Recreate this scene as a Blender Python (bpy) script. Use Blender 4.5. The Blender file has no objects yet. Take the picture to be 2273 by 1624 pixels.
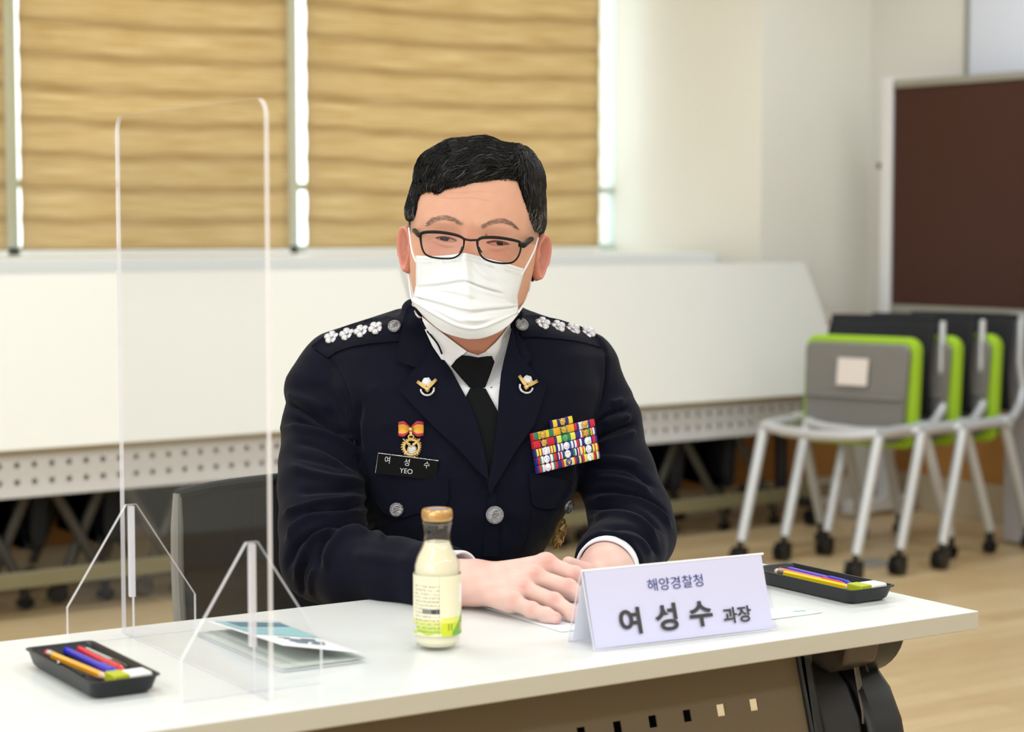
import bpy, bmesh, math, random
import numpy as np
from mathutils import Vector, Matrix, Euler
from mathutils.bvhtree import BVHTree
from mathutils.geometry import delaunay_2d_cdt
random.seed(7); RNG = np.random.default_rng(7)
SC = bpy.context.scene; COL = SC.collection
PI = math.pi
# ------------------------------------------------------------------ camera
FPX, CX, CY = 4420.0, 1136.5, 812.0
PITCH, YAW, CAMH = math.radians(4.03), math.radians(32.6), 1.17
cam_d = bpy.data.cameras.new('camera'); cam = bpy.data.objects.new('camera', cam_d); COL.objects.link(cam)
cam_d.sensor_width = 36; cam_d.lens = FPX / 2273 * 36
cam.location = (0, 0, CAMH); cam.rotation_euler = (PI / 2 - PITCH, 0, -YAW)
cam_d.clip_start = .05; cam_d.clip_end = 100
cam_d.dof.use_dof = True; cam_d.dof.focus_distance = 2.50; cam_d.dof.aperture_fstop = 5.0
SC.camera = cam
vF = np.array([math.sin(YAW) * math.cos(PITCH), math.cos(YAW) * math.cos(PITCH), -math.sin(PITCH)])
vR = np.array([math.cos(YAW), -math.sin(YAW), 0.0]); vU = np.cross(vR, vF); vC = np.array([0, 0, CAMH])
def ray(x, y): return vF + vR * (x - CX) / FPX - vU * (y - CY) / FPX
def onz(x, y, z): r = ray(x, y); return vC + r * ((z - CAMH) / r[2])
def ony(x, y, Y): r = ray(x, y); return vC + r * (Y / r[1])
def pt(x, y, D): return vC + ray(x, y) * D
# ------------------------------------------------------------------ world, lights, exposure
w = bpy.data.worlds.new('world'); SC.world = w; w.use_nodes = True
wn = w.node_tree; bg = wn.nodes['Background']
bg.inputs[0].default_value = (.93, .97, 1.0, 1); bg.inputs[1].default_value = 3.2
def area(name, loc, rot, sx, sy, power, col=(1, .96, .9)):
    d = bpy.data.lights.new(name, 'AREA'); d.shape = 'RECTANGLE'; d.size = sx; d.size_y = sy; d.energy = power; d.color = col
    o = bpy.data.objects.new(name, d); COL.objects.link(o); o.location = loc; o.rotation_euler = rot; return o
for lx in (-1.6, .5, 2.6, 4.7):
    for ly in (-1.6, .6, 2.8, 5.0):
        area('ceiling_lamp', (lx, ly, 2.74), (0, 0, 0), 1.25, .32, 19, (.85, .935, 1.0))
area('front_windows', (-2.9, -.2, 1.7), (0, math.radians(-90), 0), 1.5, 4.2, 70, (.93, .97, 1))
SC.view_settings.view_transform = 'Standard'; SC.view_settings.look = 'None'
SC.view_settings.exposure = -0.06; SC.view_settings.gamma = 1.0; SC.view_settings.use_curve_mapping = False
SC.cycles.use_denoising = True
SC.cycles.max_bounces = 10; SC.cycles.transparent_max_bounces = 16; SC.cycles.transmission_bounces = 12
SC.cycles.caustics_refractive = False; SC.cycles.caustics_reflective = False
# ------------------------------------------------------------------ helpers
def lin(c):
    if isinstance(c, str): c = tuple(int(c[i:i + 2], 16) for i in (0, 2, 4))
    return tuple(((v / 255) / 12.92 if v / 255 <= .04045 else ((v / 255 + .055) / 1.055) ** 2.4) for v in c)
MATS = {}
def mat(name, col, rough=.5, metal=0, noise=0, nscale=20, bump=0, bscale=80, spec=.5, stretch=None, trans=0, ior=1.45, alpha=1, sheen=0, coat=0, sss=0, sub=0):
    m = bpy.data.materials.new(name); m.use_nodes = True; nt = m.node_tree; b = nt.nodes['Principled BSDF']
    c = lin(col)
    b.inputs['Base Color'].default_value = (*c, 1); b.inputs['Roughness'].default_value = rough; b.inputs['Metallic'].default_value = metal
    b.inputs['Specular IOR Level'].default_value = spec; b.inputs['Transmission Weight'].default_value = trans; b.inputs['IOR'].default_value = ior
    b.inputs['Alpha'].default_value = alpha; b.inputs['Sheen Weight'].default_value = sheen; b.inputs['Coat Weight'].default_value = coat
    if sss: b.inputs['Subsurface Weight'].default_value = sss; b.inputs['Subsurface Radius'].default_value = (.012, .004, .002); b.inputs['Subsurface Scale'].default_value = .6
    if noise or bump:
        tc = nt.nodes.new('ShaderNodeTexCoord'); mp = nt.nodes.new('ShaderNodeMapping'); nt.links.new(tc.outputs['Object'], mp.inputs[0])
        if stretch: mp.inputs['Scale'].default_value = stretch
    if noise:
        n = nt.nodes.new('ShaderNodeTexNoise'); n.inputs['Scale'].default_value = nscale; n.inputs['Detail'].default_value = 4
        nt.links.new(mp.outputs[0], n.inputs['Vector'])
        r = nt.nodes.new('ShaderNodeMix'); r.data_type = 'RGBA'
        r.inputs[6].default_value = (*[max(0, v * (1 - noise)) for v in c], 1); r.inputs[7].default_value = (*[min(1, v * (1 + noise)) for v in c], 1)
        nt.links.new(n.outputs['Fac'], r.inputs[0]); nt.links.new(r.outputs[2], b.inputs['Base Color'])
    if bump:
        n2 = nt.nodes.new('ShaderNodeTexNoise'); n2.inputs['Scale'].default_value = bscale; n2.inputs['Detail'].default_value = 3
        nt.links.new(mp.outputs[0], n2.inputs['Vector'])
        bm_ = nt.nodes.new('ShaderNodeBump'); bm_.inputs['Strength'].default_value = bump; bm_.inputs['Distance'].default_value = .002
        nt.links.new(n2.outputs['Fac'], bm_.inputs['Height']); nt.links.new(bm_.outputs[0], b.inputs['Normal'])
    MATS[name] = m; return m
ROOTM = {}
def mw(o): return ROOTM.get(o.name, Matrix.Identity(4)) if o is not None else Matrix.Identity(4)
class MB:
    def __init__(s): s.v = []; s.f = []; s.m = []; s.mi = 0
    def add(s, vs, fs):
        o = len(s.v); s.v += [tuple(map(float, p)) for p in vs]; s.f += [tuple(i + o for i in f) for f in fs]; s.m += [s.mi] * len(fs); return s
    def box(s, c, d, rz=0, M=None):
        hx, hy, hz = d[0] / 2, d[1] / 2, d[2] / 2; vs = []
        for z in (-hz, hz):
            for y in (-hy, hy):
                for x in (-hx, hx):
                    p = Vector((x, y, z))
                    if M is not None: p = M @ p
                    if rz: p = Matrix.Rotation(rz, 3, 'Z') @ p
                    vs.append(p + Vector(c))
        return s.add(vs, [(0, 2, 3, 1), (4, 5, 7, 6), (0, 1, 5, 4), (2, 6, 7, 3), (0, 4, 6, 2), (1, 3, 7, 5)])
    def tube(s, pts, r, n=12, cap=True, closed=False, flat=None):
        pts = [Vector(p) for p in pts]; k = len(pts); rs = r if hasattr(r, '__len__') else [r] * k
        up = None; rings = []
        for i, p in enumerate(pts):
            if closed: t = pts[(i + 1) % k] - pts[i - 1]
            else: t = pts[min(i + 1, k - 1)] - pts[max(i - 1, 0)]
            t.normalize()
            if up is None:
                up = Vector((0, 0, 1)) if abs(t.z) < .9 else Vector((1, 0, 0))
            a = (up - t * up.dot(t)).normalized(); b = t.cross(a); up = a
            fa, fb = (flat if flat else (1, 1))
            rings.append([p + (a * math.cos(q) * fa + b * math.sin(q) * fb) * rs[i] for q in [2 * PI * j / n for j in range(n)]])
        vs = [v for rg in rings for v in rg]; fs = []
        for i in range(k if closed else k - 1):
            for j in range(n):
                i2 = (i + 1) % k; fs.append((i * n + j, i * n + (j + 1) % n, i2 * n + (j + 1) % n, i2 * n + j))
        if cap and not closed: fs.append(tuple(range(n))[::-1]); fs.append(tuple((k - 1) * n + j for j in range(n)))
        return s.add(vs, fs)
    def lathe(s, prof, n=32, c=(0, 0, 0), M=None):
        vs = []; fs = []; k = len(prof)
        for (r, z) in prof:
            for j in range(n):
                a = 2 * PI * j / n; p = Vector((r * math.cos(a), r * math.sin(a), z))
                if M is not None: p = M @ p
                vs.append(p + Vector(c))
        for i in range(k - 1):
            for j in range(n): fs.append((i * n + j, i * n + (j + 1) % n, (i + 1) * n + (j + 1) % n, (i + 1) * n + j))
        if prof[0][0] > 1e-6: fs.append(tuple(range(n))[::-1])
        if prof[-1][0] > 1e-6: fs.append(tuple((k - 1) * n + j for j in range(n)))
        return s.add(vs, fs)
    def prism(s, poly, fn, h0, h1):
        """poly: 2D outline; fn(u, v, h) -> 3D"""
        n = len(poly); vs = [fn(u, v, h0) for u, v in poly] + [fn(u, v, h1) for u, v in poly]
        fs = [tuple(range(n))[::-1], tuple(range(n, 2 * n))] + [(i, (i + 1) % n, n + (i + 1) % n, n + i) for i in range(n)]
        return s.add(vs, fs)
    def grid(s, fn, nu, nv, thick=None):
        vs = [fn(i / nu, j / nv) for j in range(nv + 1) for i in range(nu + 1)]
        fs = [(j * (nu + 1) + i, j * (nu + 1) + i + 1, (j + 1) * (nu + 1) + i + 1, (j + 1) * (nu + 1) + i) for j in range(nv) for i in range(nu)]
        return s.add(vs, fs)
    def build(s, name, mats, parent=None, world=True, smooth=True, bevel=0, solid=0, sub=0, seg=2, angle=35):
        me = bpy.data.meshes.new(name); vs = s.v
        if parent is not None and world:
            inv = mw(parent).inverted(); vs = [tuple(inv @ Vector(p)) for p in vs]
        me.from_pydata(vs, [], s.f); me.validate(clean_customdata=False)
        if not isinstance(mats, (list, tuple)): mats = [mats]
        for m in mats: me.materials.append(MATS[m] if isinstance(m, str) else m)
        if len(mats) > 1 and len(me.polygons) == len(s.m): me.polygons.foreach_set('material_index', s.m)
        bm = bmesh.new(); bm.from_mesh(me)
        bmesh.ops.recalc_face_normals(bm, faces=bm.faces) if solid == 0 else None
        bm.to_mesh(me); bm.free()
        if smooth:
            me.polygons.foreach_set('use_smooth', [True] * len(me.polygons))
            me.set_sharp_from_angle(angle=math.radians(angle))
        o = bpy.data.objects.new(name, me); COL.objects.link(o)
        if parent is not None: o.parent = parent; ROOTM[o.name] = mw(parent)
        if solid: md = o.modifiers.new('solid', 'SOLIDIFY'); md.thickness = abs(solid); md.offset = 1 if solid > 0 else -1
        if bevel: md = o.modifiers.new('bevel', 'BEVEL'); md.width = bevel; md.segments = seg; md.limit_method = 'ANGLE'; md.angle_limit = math.radians(40)
        if sub: md = o.modifiers.new('sub', 'SUBSURF'); md.levels = sub; md.render_levels = sub
        return o
def tag(o, label=None, cat=None, group=None, kind=None):
    if label: o['label'] = label
    if cat: o['category'] = cat
    if group: o['group'] = group
    if kind: o['kind'] = kind
    return o
def empty(name, loc=(0, 0, 0), rz=0):
    o = bpy.data.objects.new(name, None); COL.objects.link(o); o.location = loc; o.rotation_euler = (0, 0, rz); o.empty_display_size = .05
    ROOTM[o.name] = Matrix.Translation(Vector(loc)) @ Matrix.Rotation(rz, 4, 'Z'); return o
KIDS = {}
def copy_tree(o, parent=None):
    c = o.copy(); COL.objects.link(c); c.parent = parent
    for ch in o.children: copy_tree(ch, c)
    return c
def text_mesh(txt, size, name, m, extr=0.0, off=0.0, sx=1.0, spacing=1.0):
    """text as mesh data lying in its own xy plane, centred on x"""
    cu = bpy.data.curves.new('t', 'FONT'); cu.body = txt; cu.size = size; cu.align_x = 'CENTER'; cu.align_y = 'CENTER'; cu.extrude = extr; cu.offset = off
    cu.space_character = spacing
    to = bpy.data.objects.new('t', cu); COL.objects.link(to); dg = bpy.context.evaluated_depsgraph_get(); dg.update()
    me = bpy.data.meshes.new_from_object(to.evaluated_get(dg)); vs = [(v.co.x * sx, v.co.y, v.co.z) for v in me.vertices]; fs = [tuple(p.vertices) for p in me.polygons]
    bpy.data.objects.remove(to); bpy.data.curves.remove(cu); bpy.data.meshes.remove(me)
    return vs, fs
def arc(cx, cy, r, a0, a1, n): return [(cx + r * math.cos(a0 + (a1 - a0) * i / n), cy + r * math.sin(a0 + (a1 - a0) * i / n)) for i in range(n + 1)]
def rrect(w_, h_, r, n=5):
    o = []
    for (sx, sy, a) in ((1, 1, 0), (-1, 1, PI / 2), (-1, -1, PI), (1, -1, 3 * PI / 2)):
        o += arc(sx * (w_ / 2 - r), sy * (h_ / 2 - r), r, a, a + PI / 2, n)
    return o
# ------------------------------------------------------------------ materials
mat('wall_paint', 'ECEAE1', .8, noise=.02, nscale=3, bump=.05)
mat('wall_grey', 'E0DDD6', .8, noise=.02, nscale=3)
mat('wood_panel', 'B07E44', .5, noise=.12, nscale=4, stretch=(1, 1, 8))
mat('base_beige', 'B9AA90', .6, noise=.04)
mat('white_sill', 'F2F4F2', .4, noise=.01)
mat('alu', 'CDD6CF', .4, .1, noise=.03)
mat('plastic_black', '101113', .38, noise=.1, nscale=40)
mat('plastic_dark', '1E1D1F', .5, noise=.08, nscale=40)
mat('steel_grey', 'C9CCD2', .32, .35, noise=.03)
mat('bracket_grey', '544B43', .42, .4, noise=.05)
mat('modesty_metal', '8E7C66', .45, .25, noise=.03, nscale=200)
mat('perf_white', 'D3D4D8', .45, noise=.02)
mat('perf_hole', 'CBC9C4', .8, noise=.02)
mat('laminate_far', 'E6E5DF', .45, noise=.01)
mat('edge_far', '8F7C55', .6, noise=.05)
mat('seat_green', '9CC427', .75, noise=.06, nscale=60, bump=.2, bscale=400)
mat('seat_grey', '7C7A78', .6, noise=.04)
mat('sticker_white', 'E3DAD6', .6, noise=.02)
mat('mesh_black', '15171C', .8, noise=.2, nscale=200)
mat('board_brown', '3C190F', .55, noise=.12, nscale=6)
mat('board_frame', 'E8EAF0', .35, .3, noise=.02)
mat('board_frame_shade', '9A988E', .4, .3, noise=.02)
mat('screen_pale', 'D6DBE8', .4, noise=.01)
mat('lavender_panel', 'B9B6BD', .5, noise=.02)
mat('rail_olive', '7C765A', .5, noise=.03)
mat('floor_plate', 'A9A8A4', .35, .5, noise=.03)
def floor_mat():
    m = mat('floor_wood', 'CDB083', .33, noise=.0); nt = m.node_tree; b = nt.nodes['Principled BSDF']
    tc = nt.nodes.new('ShaderNodeTexCoord'); mp = nt.nodes.new('ShaderNodeMapping'); mp.inputs['Rotation'].default_value = (0, 0, 0)
    nt.links.new(tc.outputs['Object'], mp.inputs[0])
    br = nt.nodes.new('ShaderNodeTexBrick'); br.inputs['Scale'].default_value = 1; br.inputs['Brick Width'].default_value = 1.2; br.inputs['Row Height'].default_value = .09
    br.inputs['Mortar Size'].default_value = .0012; br.offset = .37
    br.inputs['Color1'].default_value = (*lin('CFB78F'), 1); br.inputs['Color2'].default_value = (*lin('C0A47A'), 1); br.inputs['Mortar'].default_value = (*lin('9C7E52'), 1)
    nt.links.new(mp.outputs[0], br.inputs['Vector'])
    n = nt.nodes.new('ShaderNodeTexNoise'); n.inputs['Scale'].default_value = 6; n.inputs['Detail'].default_value = 6
    mp2 = nt.nodes.new('ShaderNodeMapping'); mp2.inputs['Scale'].default_value = (1, 12, 1); nt.links.new(tc.outputs['Object'], mp2.inputs[0]); nt.links.new(mp2.outputs[0], n.inputs['Vector'])
    mx = nt.nodes.new('ShaderNodeMix'); mx.data_type = 'RGBA'; mx.blend_type = 'OVERLAY'; mx.inputs[0].default_value = .25
    nt.links.new(br.outputs['Color'], mx.inputs[6]); nt.links.new(n.outputs['Fac'], mx.inputs[7]); nt.links.new(mx.outputs[2], b.inputs['Base Color'])
floor_mat()
def top_mat(name, col, amount, sc):
    m = mat(name, col, .28, noise=amount, nscale=sc, stretch=(1.5, 30, 30), spec=.5); return m
top_mat('table_white', 'E6E9E8', .012, 6); top_mat('table_edge', 'BAB5A9', .05, 12)
def blind_mat():
    m = mat('blind_fabric', 'C6AD7C', .8); nt = m.node_tree; b = nt.nodes['Principled BSDF']; out = nt.nodes['Material Output']
    tc = nt.nodes.new('ShaderNodeTexCoord'); mp = nt.nodes.new('ShaderNodeMapping'); mp.inputs['Scale'].default_value = (1.6, 1, 60); nt.links.new(tc.outputs['Object'], mp.inputs[0])
    n = nt.nodes.new('ShaderNodeTexNoise'); n.inputs['Scale'].default_value = 2.5; n.inputs['Detail'].default_value = 5; nt.links.new(mp.outputs[0], n.inputs['Vector'])
    cr = nt.nodes.new('ShaderNodeValToRGB'); cr.color_ramp.elements[0].position = .3; cr.color_ramp.elements[0].color = (*lin('CDB078'), 1)
    cr.color_ramp.elements[1].position = .7; cr.color_ramp.elements[1].color = (*lin('EEDDB8'), 1)
    nt.links.new(n.outputs['Fac'], cr.inputs[0])
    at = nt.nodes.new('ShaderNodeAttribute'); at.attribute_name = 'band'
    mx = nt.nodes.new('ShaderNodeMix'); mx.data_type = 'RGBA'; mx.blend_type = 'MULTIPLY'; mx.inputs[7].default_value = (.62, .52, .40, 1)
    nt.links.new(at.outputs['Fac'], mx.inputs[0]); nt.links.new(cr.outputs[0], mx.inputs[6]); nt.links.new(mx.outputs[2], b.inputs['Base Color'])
    tr = nt.nodes.new('ShaderNodeBsdfTranslucent'); nt.links.new(mx.outputs[2], tr.inputs[0])
    ms = nt.nodes.new('ShaderNodeMixShader'); ms.inputs[0].default_value = .45; nt.links.new(b.outputs[0], ms.inputs[1]); nt.links.new(tr.outputs[0], ms.inputs[2])
    nt.links.new(ms.outputs[0], out.inputs[0])
blind_mat()
def glass_mat(name, tint, refl=.06, rough=0.0, trans_col=(1, 1, 1)):
    """thin clear sheet: transparent mixed with glossy by fresnel"""
    m = bpy.data.materials.new(name); m.use_nodes = True; nt = m.node_tree; nt.nodes.clear()
    out = nt.nodes.new('ShaderNodeOutputMaterial'); t = nt.nodes.new('ShaderNodeBsdfTransparent'); t.inputs[0].default_value = (*trans_col, 1)
    g = nt.nodes.new('ShaderNodeBsdfGlossy'); g.inputs['Roughness'].default_value = rough; g.inputs[0].default_value = (*tint, 1)
    fr = nt.nodes.new('ShaderNodeFresnel'); fr.inputs[0].default_value = 1.49
    ge = nt.nodes.new('ShaderNodeNewGeometry'); inv = nt.nodes.new('ShaderNodeMath'); inv.operation = 'SUBTRACT'; inv.inputs[0].default_value = 1; nt.links.new(ge.outputs['Backfacing'], inv.inputs[1])
    mu = nt.nodes.new('ShaderNodeMath'); mu.operation = 'MULTIPLY'; nt.links.new(inv.outputs[0], mu.inputs[0]); nt.links.new(fr.outputs[0], mu.inputs[1])
    ms = nt.nodes.new('ShaderNodeMixShader'); nt.links.new(mu.outputs[0], ms.inputs[0]); nt.links.new(t.outputs[0], ms.inputs[1]); nt.links.new(g.outputs[0], ms.inputs[2]); nt.links.new(ms.outputs[0], out.inputs[0])
    MATS[name] = m; return m
glass_mat('acrylic', (.48, .50, .54), trans_col=(.99, .99, .995)); glass_mat('window_glass', (1, 1, 1), trans_col=(.96, 1, .995))
mat('acrylic_edge', 'EEECF2', .3, alpha=.62, noise=.02)
# ------------------------------------------------------------------ room shell
YW, YG, XR = 6.30, 6.95, 5.82
def struct(name, mb, m, **k): o = mb.build(name, m, **k); o['kind'] = 'structure'; return o
struct('floor', MB().box((1.41, 1.9, -.05), (9.0, 10.2, .1)), 'floor_wood', smooth=False)
struct('ceiling', MB().box((1.41, 1.9, 2.80), (9.0, 10.2, .1)), 'wall_paint', smooth=False)
struct('wall_left', MB().box((-3.05, 1.9, 1.4), (.1, 10.2, 2.8)), 'wall_paint', smooth=False)
struct('wall_front', MB().box((1.41, -3.05, 1.4), (9.0, .1, 2.8)), 'wall_paint', smooth=False)
SZ = 1.045
wb = MB()
wb.box((1.0, YW + .33 + .1, SZ / 2), (8.1, .66 + .2, SZ - .002)); wb.box((-2.88, YW + .4, 1.9), (.3, .8, 1.72)); wb.box((1.4, YG + .02, 2.72), (8.4, .30, .1))                    # sill wall below the windows
wb.prism([(5.23, YW), (5.23, YW + 1.1), (4.97, YW + 1.1), (4.97, YG)], lambda u, v, h: (u, v, h), 0, 2.9)     # splayed reveal
wb.box(((5.23 + XR) / 2 + .2, YW + .15, 1.45), (XR - 5.23 + .4, .3, 2.9))
struct('wall_back', wb, 'wall_paint', bevel=0, smooth=False)
wr = MB().box((XR + .1, 1.7, 1.45), (.2, 9.4, 2.9)); struct('wall_right', wr, 'wall_grey', smooth=False)
struct('baseboard_back', MB().box((1.6, YW - .012, .06), (7.8, .024, .12)), 'base_beige', bevel=.003)
struct('baseboard_right', MB().box((XR - .012, 2.95, .075), (.024, 6.6, .15)), 'base_beige', bevel=.003)
struct('trim_1', MB().box((3.4, YW - .008, .45), (4.6, .016, .66)), 'wood_panel', bevel=.002)
struct('trim_2', MB().box((XR - .008, 2.95, .47), (.016, 6.6, .64)), 'wood_panel', bevel=.002)
struct('trim_3', MB().box((1.05, (YW + YG) / 2 - .03, SZ - .008), (7.8, YG - YW + .07, .054)), 'white_sill', bevel=.004)
# windows: frames, panes, roman blinds
def zpx(y, x=655): return ony(x, y, YG)[2]
def xpx(x, Y=YG): return ony(x, 300, Y)[0]
def window(x0, x1):
    o = empty('window_1', (x0, YG, SZ)); o['kind'] = 'structure'
    f = MB(); zt = 2.9; t = .022
    for xx in (x0 + t / 2, x1 - t / 2): f.box((xx, YG + .03, (SZ + zt) / 2), (t, .06, zt - SZ))
    for zz in (SZ + .025, zt - .03): f.box(((x0 + x1) / 2, YG + .03, zz), (x1 - x0, .06, .05))
    f.box(((x0 + x1) / 2, YG + .035, 1.32), (x1 - x0, .05, .03))
    f.build('window_frame', 'alu', o, bevel=.003)
    MB().box(((x0 + x1) / 2, YG + .03, (SZ + zt) / 2), (x1 - x0 - 2 * t, .006, zt - SZ - .1)).build('pane', 'window_glass', o, smooth=False)
edges = [-2.72, -1.05, .70, xpx(26), xpx(650), xpx(1366) + .022]
for a, b in zip(edges[:-1], edges[1:]): window(a, b)
def blind(x0, x1, label, seed, sag):
    o = empty('window_blind', (x0, YG - .06, 2.85)); tag(o, label, 'blind', 'fabric blinds over the windows')
    zb = SZ + .035; zt = 2.84; per = .118; n = int((zt - zb) / per * 12); r_ = random.Random(seed)
    amp = [.8 + .4 * r_.random() for _ in range(40)]
    def prof(z):
        k = (z - zb) / per; i = int(k); f = k - i; return amp[i % 40] * .009 * math.sin(PI * min(1, f * 1.05)) ** .8, f
    mb = MB(); nu = 24
    def fn(u, v):
        z = zb + (zt - zb) * v; y, f = prof(z); return (x0 + (x1 - x0) * u, YG - .055 - y, z + sag * (1 - u) * 0 + sag * math.sin(u * PI) * (v > .02) * -.5)
    mb.grid(fn, nu, n)
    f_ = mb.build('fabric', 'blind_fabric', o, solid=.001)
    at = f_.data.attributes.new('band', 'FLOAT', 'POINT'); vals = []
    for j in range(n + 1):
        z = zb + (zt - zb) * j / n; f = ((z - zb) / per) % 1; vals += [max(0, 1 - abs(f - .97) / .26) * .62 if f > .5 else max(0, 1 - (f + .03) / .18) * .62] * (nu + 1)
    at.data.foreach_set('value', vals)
    MB().box(((x0 + x1) / 2, YG - .06, zb - .010), (x1 - x0, .022, .024)).build('bottom_rail', 'white_sill', o, bevel=.004)
    MB().box(((x0 + x1) / 2, YG - .06, zt + .02), (x1 - x0, .06, .05)).build('head_rail', 'white_sill', o, bevel=.004)
YB = YG - .06
blind(-2.69, -1.09, 'tan pleated window blind farthest from the brown board, along the window wall', 4, .02)
blind(-1.01, .66, 'tan pleated window blind second from the far end of the window wall', 5, .02)
blind(.74, xpx(13, YB), 'tan pleated window blind cut off by the frame edge, beside the first window post', 1, .0)
blind(xpx(43, YB), xpx(641, YB), 'tan pleated window blind behind the clear table divider', 2, .02)
blind(xpx(679, YB), xpx(1331, YB), "tan pleated window blind behind the man's head", 3, .03)
# partition screen + pale board on the right wall
DB = 8.05; b = pt(1972, 620, DB)
def brown_board():
    o = empty('partition_board', (b[0], b[1], 0)); tag(o, 'dark brown rolling display board in a pale metal frame behind the green chairs', 'board')
    d = np.array([.07, -.9975, 0]); nrm = np.array([-.9975, -.07, 0])
    z0, z1 = pt(1990, 674, DB)[2], pt(1990, 200, DB)[2]; W = 1.5
    base = np.array([b[0], b[1], 0])
    def P(s, n_, z): return base + d * s + nrm * n_ + np.array([0, 0, z])
    mb = MB()
    def bar(s0, s1, za, zb, n0, n1, mm, name):
        m2 = MB(); m2.add([P(s0, n0, za), P(s1, n0, za), P(s1, n1, za), P(s0, n1, za), P(s0, n0, zb), P(s1, n0, zb), P(s1, n1, zb), P(s0, n1, zb)], [(0, 3, 2, 1), (4, 5, 6, 7), (0, 1, 5, 4), (1, 2, 6, 5), (2, 3, 7, 6), (3, 0, 4, 7)])
        return m2.build(name, mm, o, bevel=.003)
    bar(.03, W, z0, z1, 0, .02, 'board_brown', 'panel')
    bar(.0, W + .03, z1, z1 + .03, -.005, .03, 'board_frame_shade', 'top_rail'); bar(.0, W + .03, z0 - .035, z0, -.005, .03, 'board_frame_shade', 'bottom_rail')
    for s in (-.018, W + .03):
        p_ = bar(s, s + .055, .07, z1 + .045, -.01, .035, 'board_frame', 'post')
        bar(s + .005, s + .05, .02, .07, -.14, .24, 'board_frame', 'foot')
    k = P(-.018, .012, pt(1960, 368, DB)[2]); MB().tube([k, k - d * .03], .013, 12).build('knob', 'plastic_black', o)
brown_board()
def pale_board():
    z0 = 1.62; yy0, yy1 = 2.2, ony(2150, 60, YW)[1]
    r = ray(2150, 60); t = (XR - .03) / r[0]; ye = (vC + r * t)[1]
    o = empty('wall_board', (XR - .02, ye, z0)); tag(o, 'pale bluish white board mounted high on the wall above the dark brown board', 'board')
    zb = (vC + ray(2200, 172) * ((XR - .03) / ray(2200, 172)[0]))[2] - .1
    MB().box((XR - .025, ye - 1.2, zb + .6), (.02, 2.4, 1.2)).build('panel', 'screen_pale', o, smooth=False)
    f = MB()
    for zz in (zb, zb + 1.2): f.box((XR - .028, ye - 1.2, zz), (.03, 2.44, .02))
    for yy in (ye, ye - 2.4): f.box((XR - .028, yy, zb + .6), (.03, .02, 1.22))
    f.build('frame', 'board_frame_shade', o)
pale_board()
# floor plate
fp = onz(1935, 1252, 0)
tag(MB().box((fp[0], fp[1], .004), (.16, .13, .006)).build('floor_outlet', 'floor_plate', bevel=.002), 'square metal outlet plate set in the wooden floor under the green chairs', 'outlet')
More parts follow.
